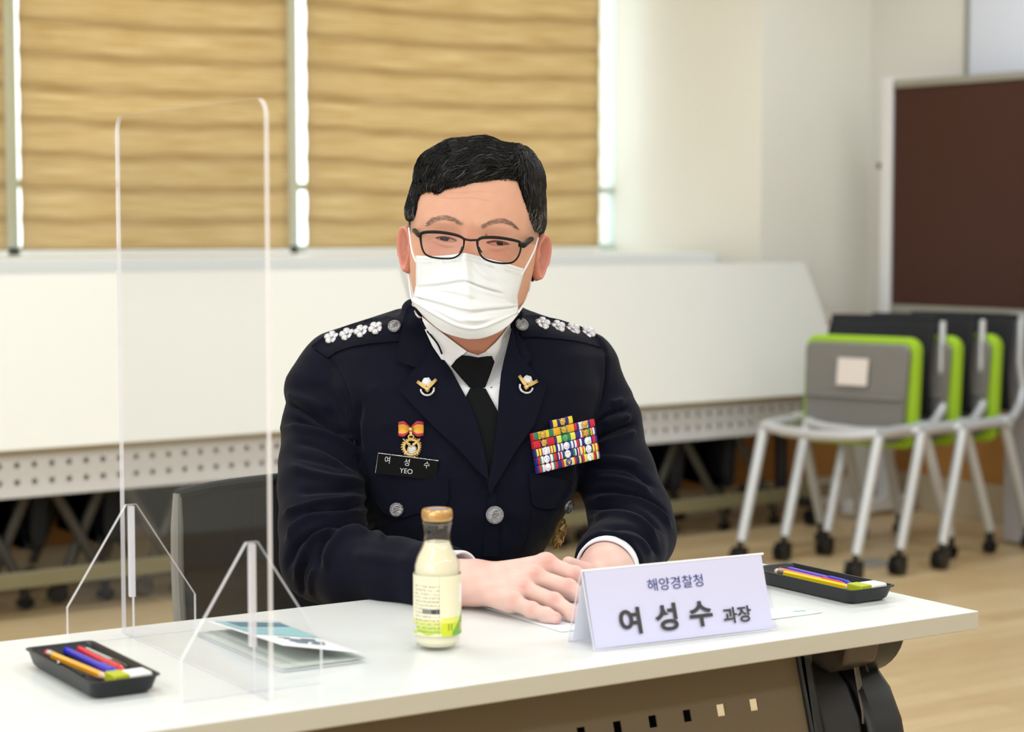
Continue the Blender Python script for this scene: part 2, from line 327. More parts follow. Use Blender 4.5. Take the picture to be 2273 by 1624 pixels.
# ------------------------------------------------------------------ folded flip-top tables along the windows
def folded_table(xa, xb, ya, yb, label, right):
    """top edge line from (xa, ya) to (xb, yb) world"""
    A = np.array([xa, ya, 0.0]); B = np.array([xb, yb, 0.0]); d = (B - A) / np.linalg.norm(B - A); nrm = np.array([d[1], -d[0], 0]); L = np.linalg.norm(B - A)
    o = empty('folded_table', tuple((A + B) / 2)); tag(o, label, 'table', 'folded white tables lined up under the windows')
    Z = np.array([0, 0, 1.0])
    def P(s, n_, z): return A + d * s + nrm * n_ + Z * z
    zt, zb = 1.022, .51; lean = .27
    mb = MB(); th = .022
    mb.add([P(0, 0, zt), P(L, 0, zt), P(L, th, zt), P(0, th, zt), P(0, lean, zb), P(L, lean, zb), P(L, lean + th, zb), P(0, lean + th, zb)],
           [(0, 1, 2, 3), (7, 6, 5, 4), (4, 5, 1, 0), (5, 6, 2, 1), (6, 7, 3, 2), (7, 4, 0, 3)])
    top = mb.build('tabletop', 'laminate_far', o, bevel=.002)
    e = MB(); e.add([P(0, lean - .001, zb - .003), P(L, lean - .001, zb - .003), P(L, lean + th + .001, zb - .003), P(0, lean + th + .001, zb - .003),
                     P(0, lean - .001, zb + .006), P(L, lean - .001, zb + .006), P(L, lean + th + .001, zb + .006), P(0, lean + th + .001, zb + .006)],
                    [(0, 3, 2, 1), (4, 5, 6, 7), (0, 1, 5, 4), (1, 2, 6, 5), (2, 3, 7, 6), (3, 0, 4, 7)]); e.build('edge_band', 'edge_far', o)
    rl = MB(); rl.add([P(.02, .20, .095), P(L - .02, .20, .095), P(L - .02, .235, .095), P(.02, .235, .095), P(.02, .20, .14), P(L - .02, .20, .14), P(L - .02, .235, .15), P(.02, .235, .14)], [(0, 3, 2, 1), (4, 5, 6, 7), (0, 1, 5, 4), (1, 2, 6, 5), (2, 3, 7, 6), (3, 0, 4, 7)]); rl.build('foot_rail', 'rail_olive', o, bevel=.004)
    # perforated apron with real holes
    s0, s1, z0, z1 = .05, L - .06, .372, .50; nn = .26
    pm = MB(); hp = .054; rows = [.467, .416]; rr = .0095
    nx = int((s1 - s0) / hp)
    def hole_row(zc, za, zb_):
        for i in range(nx):
            c = s0 + (i + .5) * (s1 - s0) / nx; hw = (s1 - s0) / nx / 2
            outer = [(hw, 0), (hw, 1), (0, 1), (-hw, 1), (-hw, 0), (-hw, -1), (0, -1), (hw, -1)]
            ov = []; iv = []
            for k, (ox, oz) in enumerate(outer):
                a = k * PI / 4; iv.append(P(c + rr * math.cos(a), nn, zc + rr * math.sin(a)))
                ov.append(P(c + ox, nn, zc if oz == 0 else (zb_ if oz > 0 else za)))
            pm.add(ov + iv, [(k, (k + 1) % 8, 8 + (k + 1) % 8, 8 + k) for k in range(8)])
    hole_row(rows[0], .4415, z1); hole_row(rows[1], .390, .4415)
    pm.add([P(s0, nn, z0), P(s1, nn, z0), P(s1, nn, .390), P(s0, nn, .390)], [(0, 1, 2, 3)])
    pm.add([P(s0, nn - .03, z0 - .0), P(s1, nn - .03, z0), P(s1, nn, z0), P(s0, nn, z0)], [(0, 1, 2, 3)])
    pm.build('perforated_apron', 'perf_white', o, solid=.0015, smooth=False)
    MB().add([P(s0, nn - .02, z0), P(s1, nn - .02, z0), P(s1, nn - .02, z1), P(s0, nn - .02, z1)], [(0, 1, 2, 3)]).build('apron_lining', 'perf_hole', o, smooth=False)
    for s in (.22, L - .22):
        l = MB(); l.box(P(s, .14, .52), (.06, .10, .10)); l.tube([P(s, .12, .5), P(s, .12, .10)], .026, 12); l.build('leg', 'plastic_dark', o)
        f_ = MB(); f_.tube([P(s, -.25, .085), P(s, .02, .105), P(s, .30, .085)], .02, 10); f_.build('foot', 'plastic_dark', o)
        for q in (-.25, .29):
            c = P(s, q, .032); MB().tube([c - d * .016, c + d * .016], .032, 16).build('caster', 'plastic_black', o)

def row_y(x): return 5.95 + (x - 1.953) * .07
xs = ony(893, 600, row_y(3.05))[0]; xe = ony(1780, 584, row_y(5.3))[0]
folded_table(xs - 2.3, xs - .006, row_y(xs - 2.3), row_y(xs), 'folded white flip-top table under the windows, seen through the clear divider', False)
folded_table(xs + .006, xe, row_y(xs), row_y(xe), 'folded white flip-top table between the seated man and the green chairs', True)
# ------------------------------------------------------------------ nesting chairs
def chair_mesh_parts(seat_col='seat_green', up=True, low=0, steel='steel_grey', shell_m='seat_grey'):
    """chair faces -y in its own frame, origin on the floor; returns root empty at origin"""
    o = empty('stacking_chair', (0, 0, 0))
    W = .225; ZS = .475
    def leg(p0, p1, name='leg'):
        l = MB().tube([p0, p1], .0185, 12, flat=(1, 1)).build(name, steel, o, world=False, bevel=0); return l
    feet = []
    for sx in (-1, 1):
        leg((sx * W, -.22, ZS - .01), (sx * (W - .0), -.36, .085))
        leg((sx * (W + .02), .06, ZS - .01), (sx * (W + .035), .235, .085))
        for (x, y, cast) in ((sx * (W - .0), -.365, True), (sx * (W + .035), .24, False)):
            c = MB()
            if cast:
                c.tube([(x, y, .10), (x, y, .06)], .010, 8)
                for d in (-.014, .014): c.tube([(x + d - .008, y - .012, .032), (x + d + .008, y - .012, .032)], .031, 18)
                c.box((x, y - .004, .052), (.045, .04, .028))
            else:
                c.tube([(x, y - .004, .10), (x, y, .03)], [.013, .017], 10); c.box((x, y, .026), (.034, .05, .024)); c.tube([(x - .017, y, .022), (x + .017, y, .022)], .021, 14)
            cc = c.build('caster' if cast else 'glide', 'plastic_black', o, world=False)
    # seat ring: bowed front bar and side rails that run back and rise
    fr = [(-W, -.22, ZS), (-W * .6, -.235, ZS - .012), (0, -.242, ZS - .018), (W * .6, -.235, ZS - .012), (W, -.22, ZS)]
    MB().tube(fr, .0185, 12).build('front_rail', steel, o, world=False)
    for sx in (-1, 1):
        MB().tube([(sx * W, -.22, ZS), (sx * (W + .012), -.08, ZS + .004), (sx * (W + .02), .06, ZS), (sx * (W + .022), .12, ZS + .012), (sx * (W + .015), .20, ZS + .055), (sx * (W + .005), .235, ZS + .11), (sx * (W - .0), .215, ZS + .20), (sx * (W - .005), .235, ZS + .36)],
                  [.0185, .0185, .0185, .0165, .0175, .0165, .0145, .0120], 12).build('side_rail', steel, o, world=False)
        j = MB(); j.tube([(sx * (W - .01), .06, ZS), (sx * (W + .045), .06, ZS)], .024, 14); j.build('joint', steel, o, world=False)
    # back: curved mesh panel in a black frame
    def bk(u, v, off=0):
        x = (u - .5) * 2 * (W - .002) * (1 - .05 * v); z = ZS + .03 + v * .335
        y = .16 + .06 * (1 - (2 * u - 1) ** 2) * .8 + .055 * v - .03 * math.sin(v * PI) + off
        return (x, y, z)
    MB().grid(lambda u, v: bk(u, v), 14, 12).build('backrest', 'mesh_black', o, world=False, solid=.008)
    rim = [bk(u / 12, 1) for u in range(13)]
    MB().tube([(p[0], p[1], p[2]) for p in rim], .011, 8).build('top_rim', 'mesh_black', o, world=False)
    # flipped-up seat: grey shell in front, green pad behind it
    if up:
        ang = math.radians(-4); piv = Vector((0, .04, ZS - .075)); R_ = Matrix.Rotation(ang, 3, 'X')
        def T(x, y, z): return tuple(piv + R_ @ Vector((x, y, z)))
        def slab(hw, z0, z1, r, yy0, yy1, bulge):
            poly = [];
            for (a, bq) in rrect(2 * hw, z1 - z0, r, 6): poly.append((a, bq + (z0 + z1) / 2))
            return poly
        sh = MB(); poly = slab(.205, .015 - low, .36, .03, 0, 0, 0)
        sh.prism(poly, lambda u, v, h: T(u * (1 if v > .09 else 1 - .25 * ((.09 - v) / .09) ** 2), h - .012 * math.sin(min(1, max(0, (v - .02) / .34)) * PI), v), -.045, -.02)
        shell = sh.build('seat_shell', shell_m, o, world=False, bevel=.008)
        rb = MB(); rb.tube([T(-.19, -.055, .17), T(0, -.060, .17), T(.19, -.055, .17)], .006, 8); rb.build('rib', 'seat_grey', shell, world=False)
        st = MB(); st.prism([(-.065, .21), (.055, .21), (.055, .305), (-.065, .305)], lambda u, v, h: T(u, h - .012 * math.sin((v - .02) / .34 * PI), v), -.0475, -.046); st.build('sticker', 'sticker_white', shell, world=False, smooth=False)
        pd = MB(); poly2 = slab(.222, -low, .385, .045, 0, 0, 0)
        pd.prism(poly2, lambda u, v, h: T(u, h, v), -.020, .035); pd.build('seat_cushion', seat_col, o, world=False, bevel=.014, seg=3)
    else:
        pd = MB(); pd.prism(rrect(.44, .42, .06, 6), lambda u, v, h: (u, v - .03, h), ZS, ZS + .05); pd.build('seat_cushion', seat_col, o, world=False, bevel=.014, seg=3)
    return o
ch = chair_mesh_parts(); tag(ch, 'x', 'chair', 'green cushioned nesting chairs pushed together on the right')
NEST = (.985, .17)
c0 = np.array([4.74, 5.20]); face = math.radians(-72)
def place(o, x, y, rz): o.location = (x, y, 0); o.rotation_euler = (0, 0, rz); return o
labs = ['green cushioned nesting chair with a white sticker on its raised grey seat',
        'green cushioned nesting chair second in the nested row, behind the one with the sticker',
        'green cushioned nesting chair third in the nested row, its cushion seen edge-on at the right',
        'green cushioned nesting chair at the back of the row, mostly cut off by the right frame edge']
chairs = [ch] + [copy_tree(ch) for _ in range(2)]
for i, c in enumerate(chairs):
    c['label'] = labs[i]; place(c, c0[0] + .205 * i * NEST[0], c0[1] + .205 * i * NEST[1] * .2, face)
    if i:
        for q in list(c.children):
            for s in list(q.children):
                if s.name.startswith('sticker'): bpy.data.objects.remove(s)
# dark chairs stored behind and beneath the folded tables
mat('steel_shaded', '4A4844', .5, .3, noise=.05)  # grey steel darkened: shade behind the tables put into its colour
dk = chair_mesh_parts('mesh_black', True, .20, 'steel_shaded', 'mesh_black'); tag(dk, 'x', 'chair', 'dark chairs stored in the shadow behind the folded tables')  # black seats lengthened downward to deepen the shade under the tables
for q in list(dk.children):
    for s in list(q.children):
        if s.name.startswith('sticker'): bpy.data.objects.remove(s)
MATS_D = MATS['mesh_black']
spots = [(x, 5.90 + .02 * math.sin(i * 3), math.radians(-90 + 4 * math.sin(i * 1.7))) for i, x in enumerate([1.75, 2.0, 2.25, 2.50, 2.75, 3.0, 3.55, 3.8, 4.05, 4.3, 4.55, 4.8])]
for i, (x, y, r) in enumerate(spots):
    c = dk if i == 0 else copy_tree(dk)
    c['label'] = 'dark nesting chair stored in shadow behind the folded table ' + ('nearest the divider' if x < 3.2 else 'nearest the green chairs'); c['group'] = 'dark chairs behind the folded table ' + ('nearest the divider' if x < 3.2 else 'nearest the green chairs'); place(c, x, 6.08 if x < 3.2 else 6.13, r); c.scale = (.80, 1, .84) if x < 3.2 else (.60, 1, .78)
# lavender-grey cabinet standing at the far right behind the chairs
lp = pt(2262, 950, 7.3)
cb = tag(MB().box((lp[0] - .0, lp[1] - .15, .43), (.05, .4, .84)).build('low_panel', 'lavender_panel', bevel=.006), 'pale lavender grey low panel standing behind the green chairs at the right frame edge', 'panel')
# ------------------------------------------------------------------ front table
TZ = .72; TX1, TY0, TY1 = 1.703, 1.648, 2.098; TX0 = TX1 - 1.8; TH = .0215
tb = empty('conference_table', ((TX0 + TX1) / 2, (TY0 + TY1) / 2, 0)); tag(tb, 'long white-topped folding conference table the man leans on, in the foreground', 'table')
tp = MB(); tp.box(((TX0 + TX1) / 2, (TY0 + TY1) / 2, TZ - TH / 2), (1.8, .45, TH)); t_ = tp.build('tabletop', ['table_white', 'table_edge'], tb, smooth=False)
for p in t_.data.polygons: p.material_index = 0 if p.normal.z > .5 else 1
md = t_.modifiers.new('b', 'BEVEL'); md.width = .0012; md.segments = 2
mat('modesty_beige', '6C5D47', .5, .1, noise=.02, nscale=150)
# modesty panel with square holes, hung below the top and slanted forward
xR, xL = ony(1776, 1466, TY0 + .115)[0], .66
ytop, ztop = TY0 + .115, TZ - TH - .031; slope = .30
mp_ = MB(); zc = ztop - .046; hs = .0055; px_ = .048
xs_ = [xR]; x = xR - .082
while x > xL + .02: xs_ += [x + hs, x - hs]; x -= px_
xs_.append(xL); xs_ = xs_[::-1]; zs_ = [ztop, zc + hs * 1.15, zc - hs * 1.15, ztop - .30]
def MPp(x, z): return (x, ytop - (ztop - z) * slope, z)
vi = [MPp(x, z) for z in zs_ for x in xs_]; n = len(xs_); fs = []
for j in range(3):
    for i in range(n - 1):
        if j == 1 and i % 2 == 1: continue
        fs.append((j * n + i, j * n + i + 1, (j + 1) * n + i + 1, (j + 1) * n + i))
mp_.add(vi, fs); mp_.build('modesty_panel', 'modesty_beige', tb, solid=-.0018, smooth=False)
def table_leg(xo, sgn):
    g = []
    def X(u, v, h): return (xo + sgn * h, u, v)
    yc = TY0 + .155; zb = TZ - TH
    # half-round hinge housings under the top (side view in y-z)
    hd = MB(); hd.prism([(yc + .075 * math.cos(a), zb - .072 * math.sin(a)) for a in np.linspace(0, PI, 20)], X, -.035, .008)
    hinge = hd.build('hinge_housing', 'plastic_black', tb, bevel=.003)
    sl = MB(); sl.prism([(yc - .055 + .1 * math.cos(a), zb - .012 - .048 * math.sin(a)) for a in np.linspace(.25, PI * .5, 8)] + [(yc - .03, zb - .012)], X, -.037, -.034); sl.build('recess', 'plastic_dark', hinge)
    br = MB(); br.prism([(yc - .075, zb), (yc + .03, zb), (yc + .03, zb - .03), (yc + .01, zb - .052), (yc - .04, zb - .058), (yc - .066, zb - .045), (yc - .075, zb - .02)], X, -.085, -.034)
    br.build('hinge_bracket', 'bracket_grey', tb, bevel=.004)
    lg = MB(); cur = [(yc - .015, zb - .050), (yc - .045, zb - .075), (yc - .066, zb - .11), (yc - .080, zb - .16), (yc - .088, zb - .25), (yc - .08, zb - .40), (yc - .06, .09)]
    outl = [(a + .0, b_) for a, b_ in cur] + [(a + .085, b_) for a, b_ in cur[::-1]]
    lg.prism(outl, X, -.115, -.055); lg.build('leg', 'plastic_dark', tb, bevel=.006)
    cov = MB(); cov.prism([(a - .012, b_ - .005) for a, b_ in cur] + [(a + .035, b_ - .005) for a, b_ in cur[::-1]], X, -.052, .002); cov.build('leg_cover', 'plastic_black', tb, bevel=.008)
    fr = MB(); fr.prism([(TY0 + .105 - k * slope * .0, zb - .014 - k) for k in (0, .31)] + [(TY0 + .125 - k * slope, zb - .014 - k) for k in (.31, 0)], X, -.135, -.120)
    fr.tube([(xo - sgn * .128, ytop + .005, ztop + .008), (xo - sgn * .128, ytop - .30 * slope, ztop - .30)], .012, 10); fr.build('panel_bracket', 'plastic_black', tb)
    lv = MB(); lv.tube([(xo - sgn * .045, yc - .045, zb - .055), (xo - sgn * .045, yc - .05, zb - .075), (xo - sgn * .05, yc - .065, zb - .105), (xo - sgn * .05, yc - .066, zb - .118)], .0028, 8, flat=(1.6, .7)); lv.build('release_lever', 'bracket_grey', tb)
    ft = MB(); ft.tube([(xo - sgn * .08, TY0 - .03, .075), (xo - sgn * .08, TY0 + .1, .10), (xo - sgn * .08, TY1 - .1, .10), (xo - sgn * .08, TY1 + .05, .075)], .022, 12); foot = ft.build('foot', 'plastic_dark', tb)
    for q in (TY0 - .02, TY1 + .04):
        c = MB(); c.tube([(xo - sgn * .08 - .018, q, .032), (xo - sgn * .08 + .018, q, .032)], .032, 16); c.tube([(xo - sgn * .08, q, .04), (xo - sgn * .08, q, .075)], .008, 8); c.build('caster', 'plastic_black', tb)
xleg = ony(1950, 1500, TY0 + .2)[0] - .075
table_leg(xleg, 1); table_leg(TX0 + (TX1 - xleg), -1)
bm_ = MB(); bm_.box(((TX0 + TX1) / 2, TY0 + .18, TZ - TH - .03), (1.45, .03, .02)); bm_.build('cross_beam', 'plastic_dark', tb)
# ------------------------------------------------------------------ things on the table
E_ = .0006
# clear divider
XD = .812
dv = empty('table_divider', (XD, 1.88, TZ)); tag(dv, 'tall clear acrylic table divider on two pointed clear feet', 'divider')
def clear_plate(poly, fn, h0, h1, name, parent):
    """faces clear, edges frosty bright"""
    n = len(poly); m = MB(); m.mi = 0
    vs = [fn(u, v, h0) for u, v in poly] + [fn(u, v, h1) for u, v in poly]
    m.v = [tuple(p) for p in vs]; m.f = [tuple(range(n))[::-1], tuple(range(n, 2 * n))]; m.m = [0, 0]
    for i in range(n): m.f.append((i, (i + 1) % n, n + (i + 1) % n, n + i)); m.m.append(1)
    return m.build(name, ['acrylic', 'acrylic_edge'], parent, smooth=False)
y0, y1 = 1.694, 2.067; zt_ = (vC + ray(580, 222) * (y0 / ray(580, 222)[1]))[2]; zt_ = pt(580, 222, 1.89)[2]
r_ = .018; pl = [(y0, TZ + E_), (y1, TZ + E_)] + arc(y1 - r_, zt_ - r_, r_, 0, PI / 2, 6) + arc(y0 + r_, zt_ - r_, r_, PI / 2, PI, 6)
clear_plate(pl, lambda u, v, h: (XD + h, u, v), -.0025, .0025, 'panel', dv)
for yc in (onz(308, 1412, TZ)[1], onz(555, 1537, TZ)[1]):
    hh = .146; hb = .040; hw = .074; s_ = .006
    out = [(-hw, 0), (-hw, hb), (-s_, hh), (s_, hh), (hw, hb), (hw, 0)]
    ft = clear_plate(out, lambda u, v, h: (XD + u, yc + h, TZ + E_ + v), -.0028, .0028, 'foot', dv)
    sl = MB(); sl.box((XD, yc, TZ + .045 + .05), (.0056, .0068, .100)); sl.box((XD, yc - .0032, TZ + .0225), (.002, .001, .044)); sl.build('slot_edge', 'acrylic_edge', ft, smooth=False)
# juice bottle
bp = onz(971, 1437, TZ)
bt = empty('juice_bottle', (bp[0], bp[1], TZ), math.radians(-32.6)); tag(bt, 'small glass bottle of pale yellow juice with a gold cap', 'bottle')
glass_mat('bottle_glass', (1, 1, 1), trans_col=(.985, .985, .975)); 
mat('juice', 'F0E9D2', .25, noise=.01, sss=.6); mat('cap_gold', 'C9A06A', .3, .75, noise=.08, nscale=300); mat('cap_silver', 'C8C3D2', .3, .6, noise=.05)
R0 = .0255
prof = [(0, .0012), (R0 - .004, .001), (R0 - .001, .004), (R0, .008), (R0, .082), (R0 - .0006, .090), (R0 - .003, .098), (R0 - .0075, .107), (R0 - .0105, .115), (R0 - .0115, .122), (R0 - .0105, .130), (R0 - .009, .136)]
prof = [(r * 1.0, z * 1.0) for r, z in prof]
inner = [(max(0, r - .0016), z) for r, z in prof[1:]][::-1]
inner[-1] = (R0 - .006, .0035)
MB().lathe(prof + inner + [(0, .0035)], 48).build('glass', 'bottle_glass', bt, world=False)
jp = [(0, .0042)] + [(R0 - .0065, .0042), (R0 - .0022, .009), (R0 - .0022, .083), (R0 - .0028, .090), (R0 - .0052, .098), (R0 - .0097, .107), (R0 - .0125, .1145), (0, .1148)]
MB().lathe(jp, 48).build('juice', 'juice', bt, world=False)
cp = MB(); cp.lathe([(0, .1375), (.0150, .1375), (.0160, .1385), (.0167, .141), (.0168, .145), (.0162, .1485), (.0148, .1500), (.0122, .1500), (.0118, .1490), (0, .1490)], 48); capo = cp.build('cap', 'cap_gold', bt, world=False)
MB().lathe([(0, .1492), (.0112, .1492), (.0112, .1496), (0, .1497)], 32).build('cap_disc', 'cap_silver', capo, world=False)
MB().lathe([(.0146, .1335), (.0160, .1342), (.0160, .1372), (.0146, .1378)], 40).build('neck_ring', 'bottle_glass', bt, world=False)
# printed label wrapped round the bottle (vertex colours: printed design)
def label_mat():
    m = bpy.data.materials.new('bottle_label'); m.use_nodes = True; nt = m.node_tree; b = nt.nodes['Principled BSDF']; a = nt.nodes.new('ShaderNodeAttribute'); a.attribute_name = 'print'
    nt.links.new(a.outputs['Color'], b.inputs['Base Color']); b.inputs['Roughness'].default_value = .4; MATS['bottle_label'] = m
label_mat()
def paint_grid(name, parent, fn, colfn, nu, nv, m='bottle_label', world=False):
    g = MB(); g.grid(fn, nu, nv); o = g.build(name, m, parent, world=world, smooth=True)
    at = o.data.attributes.new('print', 'FLOAT_COLOR', 'CORNER'); vals = []
    for p in o.data.polygons:
        k = p.index; i, j = k % nu, k // nu; c = lin(colfn((i + .5) / nu, (j + .5) / nv)); vals += [*c, 1] * len(p.vertices)
    at.data.foreach_set('color', vals); return o
rr_ = random.Random(5)
def lab_col(u, v):
    a = (u - .5) * 300      # degrees around, 0 faces the camera
    h = v * .064            # metres up the label
    base = (236, 229, 200)
    if h < .017:
        f = 1 - h / .017; base = tuple(int(p * (1 - f) + q * f) for p, q in zip((226, 222, 150), (176, 205, 70)))
        if h < .0022 + .0012 * math.sin(u * 40): base = (225, 222, 190)
    if 12 < a < 66 and h < .020: base = (205, 214, 40) if h < .014 else (226, 226, 110)
    if 40 < a < 90 and h < .004 + (a - 40) * .0005: base = (120, 170, 70)
    if 70 < a < 86 and .004 < h < .012: base = (235, 180, 110)
    if 28 < a < 40 and .006 < h < .013 and abs((a - 34) / 6) > .4: base = (130, 160, 40)
    if 66 < a < 95 and .034 < h < .054: base = (246, 246, 250)
    if -62 < a < 8:
        if .0235 < h < .0295 and a > -36: base = (60, 60, 64) if a > -12 and (int(a) % 7) else (128, 128, 130)
        elif .002 < h < .056 and int(h * 1000 / 2.0) % 2 == 0 and rr_.random() < .62: base = tuple(int(c * .80) for c in base)
        if 6.4 < a < 8: base = tuple(int(c * .9) for c in base)
    if -80 < a < -56 and .004 < h < .012: base = (240, 240, 246) if int(a / 2) % 2 else (170, 170, 180)
    return base
rl = R0 + .0003
paint_grid('label', bt, lambda u, v: (rl * math.sin((u - .5) * math.radians(300)), -rl * math.cos((u - .5) * math.radians(300)), .017 + v * .064), lab_col, 150, 64)
# name plate: clear folded holder with a white printed card
a_, b_ = onz(1319, 1446, TZ), onz(1726, 1398, TZ); bl = onz(1260, 1431, TZ)
ax = (b_ - a_) / np.linalg.norm(b_ - a_); W_ = np.linalg.norm(b_ - a_); ay = np.array([-ax[1], ax[0], 0]); dep = abs(np.dot(bl - a_, ay)) + .012
np_ = empty('name_plate', tuple((a_ + b_) / 2 + ay * dep / 2)); tag(np_, 'clear tent shaped name plate with a white card printed in Korean', 'name plate')
Ht = .083; yR = dep / 2; ex = .004
def NP(s, d, z): return tuple(a_ + ax * s + ay * d + np.array([0, 0, z]))
def sheet(dirn, off, s0, s1, z0, z1, mname, name, parent, th=.0015):
    """one slanting wall of the tent; dirn 0 front, 1 back"""
    def q(s, z, o): d = (yR - o) * z / Ht if dirn == 0 else dep - (yR - o) * z / Ht; return NP(s, d + (o if dirn == 0 else -o), z)
    m = MB(); m.prism([(s0, z0), (s1, z0), (s1, z1), (s0, z1)], lambda s, z, h: q(s, z, h), off, off + th)
    return m.build(name, mname, parent, smooth=False)
mat('card_white', 'EDEDF8', .45, noise=.008); mat('ink_navy', '2C3580', .5, noise=.02); mat('ink_grey', '3A383C', .5, noise=.02)
glass_mat('holder_clear', (1, 1, 1), trans_col=(.95, .95, 1.0))
hf = sheet(0, 0, 0, W_, E_, Ht, 'holder_clear', 'front_sheet', np_); sheet(1, 0, 0, W_, E_, Ht, 'holder_clear', 'back_sheet', np_)
MB().tube([NP(0, yR, Ht - .001), NP(W_ - .001, yR, Ht - .001)], .0013, 8).build('ridge', 'card_white', np_)
cd = sheet(0, .0022, .003, W_ - .004, .002, Ht - .002, 'card_white', 'card', np_, .0006); sheet(1, .0022, .003, W_ - .004, .002, Ht - .002, 'card_white', 'card', np_, .0006)
for zz, nm in ((.0012, 'edge_line'),):
    MB().tube([NP(0, .0, zz), NP(W_, .0, zz)], .0009, 6).build(nm, 'acrylic_edge', hf); MB().tube([NP(0, dep, zz), NP(W_, dep, zz)], .0009, 6).build(nm, 'acrylic_edge', np_)
    MB().tube([NP(0, .0, zz), NP(0, yR, Ht)], .0008, 6).build('side_edge', 'acrylic_edge', hf); MB().tube([NP(0, dep, zz), NP(0, yR, Ht)], .0008, 6).build('side_edge', 'acrylic_edge', np_)
def plate_text(t, sx, z, size, m, off, xs=1.0, sp=1.0):
    vs, fs = text_mesh(t, size, 't', m, off=off, sx=xs, spacing=sp); L_ = math.hypot(yR, Ht)
    o = MB(); o.add([NP(sx + x, yR * (z + y * Ht / L_) / Ht - .0004, z + y * Ht / L_) for x, y, _ in vs], fs)
    return o.build('lettering', m, cd, smooth=False)
plate_text('해양경찰청', W_ * .485, .0600, .0150, 'ink_navy', .0, 1.08)
plate_text('여', W_ * .215, .0245, .0300, 'ink_grey', .0009, 1.14); plate_text('성', W_ * .41, .0245, .0308, 'ink_grey', .0009, 1.12); plate_text('수', W_ * .592, .0245, .0300, 'ink_grey', .0009, 1.14)
plate_text('과장', W_ * .79, .0198, .0190, 'ink_grey', .0004, 1.09)
# pencil trays
mat('tray_black', '1B1D20', .4, noise=.08, nscale=60, bump=.05, bscale=300); mat('tray_inner', '0D0C10', .3)
def tray(P0, label):
    """P0: four rim corners: long axis along -y"""
    x0, x1 = min(p[0] for p in P0), max(p[0] for p in P0); y0, y1 = min(p[1] for p in P0), max(p[1] for p in P0)
    cx_, cy_ = (x0 + x1) / 2, (y0 + y1) / 2; W, L = x1 - x0, y1 - y0
    o = empty('pencil_tray', (cx_, cy_, TZ)); tag(o, label, 'tray', 'black pencil trays on the table')
    def ring(w_, l_, z, r): return [(cx_ + u, cy_ + v, TZ + z) for u, v in rrect(w_, l_, r, 4)]
    secs = [(W - .016, L - .020, .0008, .010), (W - .010, L - .012, .004, .010), (W - .004, L - .005, .016, .008), (W, L, .0175, .007), (W, L, .0188, .007), (W - .004, L - .004, .0188, .006), (W - .008, L - .009, .015, .008), (W - .014, L - .016, .0045, .009), (W - .018, L - .022, .0028, .009)]
    m = MB(); rs = [ring(*s) for s in secs]; n = len(rs[0])
    vs = [p for r in rs for p in r]; fs = [(i * n + j, i * n + (j + 1) % n, (i + 1) * n + (j + 1) % n, (i + 1) * n + j) for i in range(len(rs) - 1) for j in range(n)]
    fs += [tuple(range(n))[::-1], tuple(len(vs) - n + j for j in range(n))]
    m.add(vs, fs); m.build('tray_body', 'tray_black', o, angle=50)
    for (sx, sy) in ((-1, -1), (1, -1), (1, 1), (-1, 1)):
        MB().tube([(cx_ + sx * (W / 2 - .014), cy_ + sy * (L / 2 - .016), TZ + .0002), (cx_ + sx * (W / 2 - .014), cy_ + sy * (L / 2 - .016), TZ + .002)], .003, 8).build('foot', 'tray_black', o)
    return o
tray([onz(53, 1437, TZ + .0188), onz(205, 1421, TZ + .0188), onz(360, 1495, TZ + .0188), onz(200, 1516, TZ + .0188)], 'black plastic pencil tray near the clear divider, at the table\'s left end')
tray([onz(1755, 1247, TZ + .0188), onz(1987, 1297, TZ + .0188), onz(1890, 1311, TZ + .0188), onz(1708, 1262, TZ + .0188)], 'black plastic pencil tray behind the name plate, near the table\'s right corner')
mat('pencil_orange', 'E9A11A', .35, noise=.03); mat('pencil_yellow', 'EBCB16', .35, noise=.03); mat('pencil_wood', 'E6BE9C', .6, noise=.06); mat('graphite', '2A2A2C', .4)
mat('ferrule', 'B9B3A8', .3, .8); mat('rubber_pink', 'B93A3A', .6); mat('rubber_cream', 'E6D6B0', .6)
mat('pen_blue', '2B2BC4', .22, coat=.5); mat('pen_red', 'D8283A', .22, coat=.5); mat('pen_black', '141416', .22, coat=.5); mat('pen_grip', '9FB1B0', .25, coat=.3); mat('pen_pinkbody', 'E46A78', .25, coat=.5); mat('pen_violet', '6A5AD8', .25, coat=.5)
mat('eraser_white', 'F0F0EC', .5, noise=.02); mat('eraser_sleeve', 'B4BC1C', .5, noise=.03); mat('chrome', 'C9C9CC', .15, 1.0)
def rod_thing(name, A, B, label, cat, parts, group=None):
    """parts: (part name, t0, t1, r0, r1, material, sides)"""
    A = Vector(A); B = Vector(B); o = empty(name, tuple(A)); tag(o, label, cat, group)
    for (pn, t0, t1, r0, r1, mm, ns) in parts:
        p0 = A.lerp(B, t0); p1 = A.lerp(B, t1); k = 5 if ns > 8 else 2
        pts = [p0.lerp(p1, i / (k - 1)) for i in range(k)]; rad = [r0 + (r1 - r0) * i / (k - 1) for i in range(k)]
        if ns > 8 and pn in ('cap', 'eraser'): rad[0] *= .72
        MB().tube(pts, rad, ns).build(pn, mm, o, angle=25 if ns == 6 else 40)
    return o
def pencil(A, B, col, rub, label, r=.0038):
    return rod_thing('pencil', A, B, label, 'pencil', [('eraser', 0, .045, r, r, rub, 14), ('ferrule', .045, .115, r * 1.05, r * 1.05, 'ferrule', 14), ('barrel', .115, .86, r, r, col, 6), ('sharpened_wood', .86, .975, r * .96, r * .22, 'pencil_wood', 12), ('lead', .975, 1, r * .22, .0002, 'graphite', 8)])
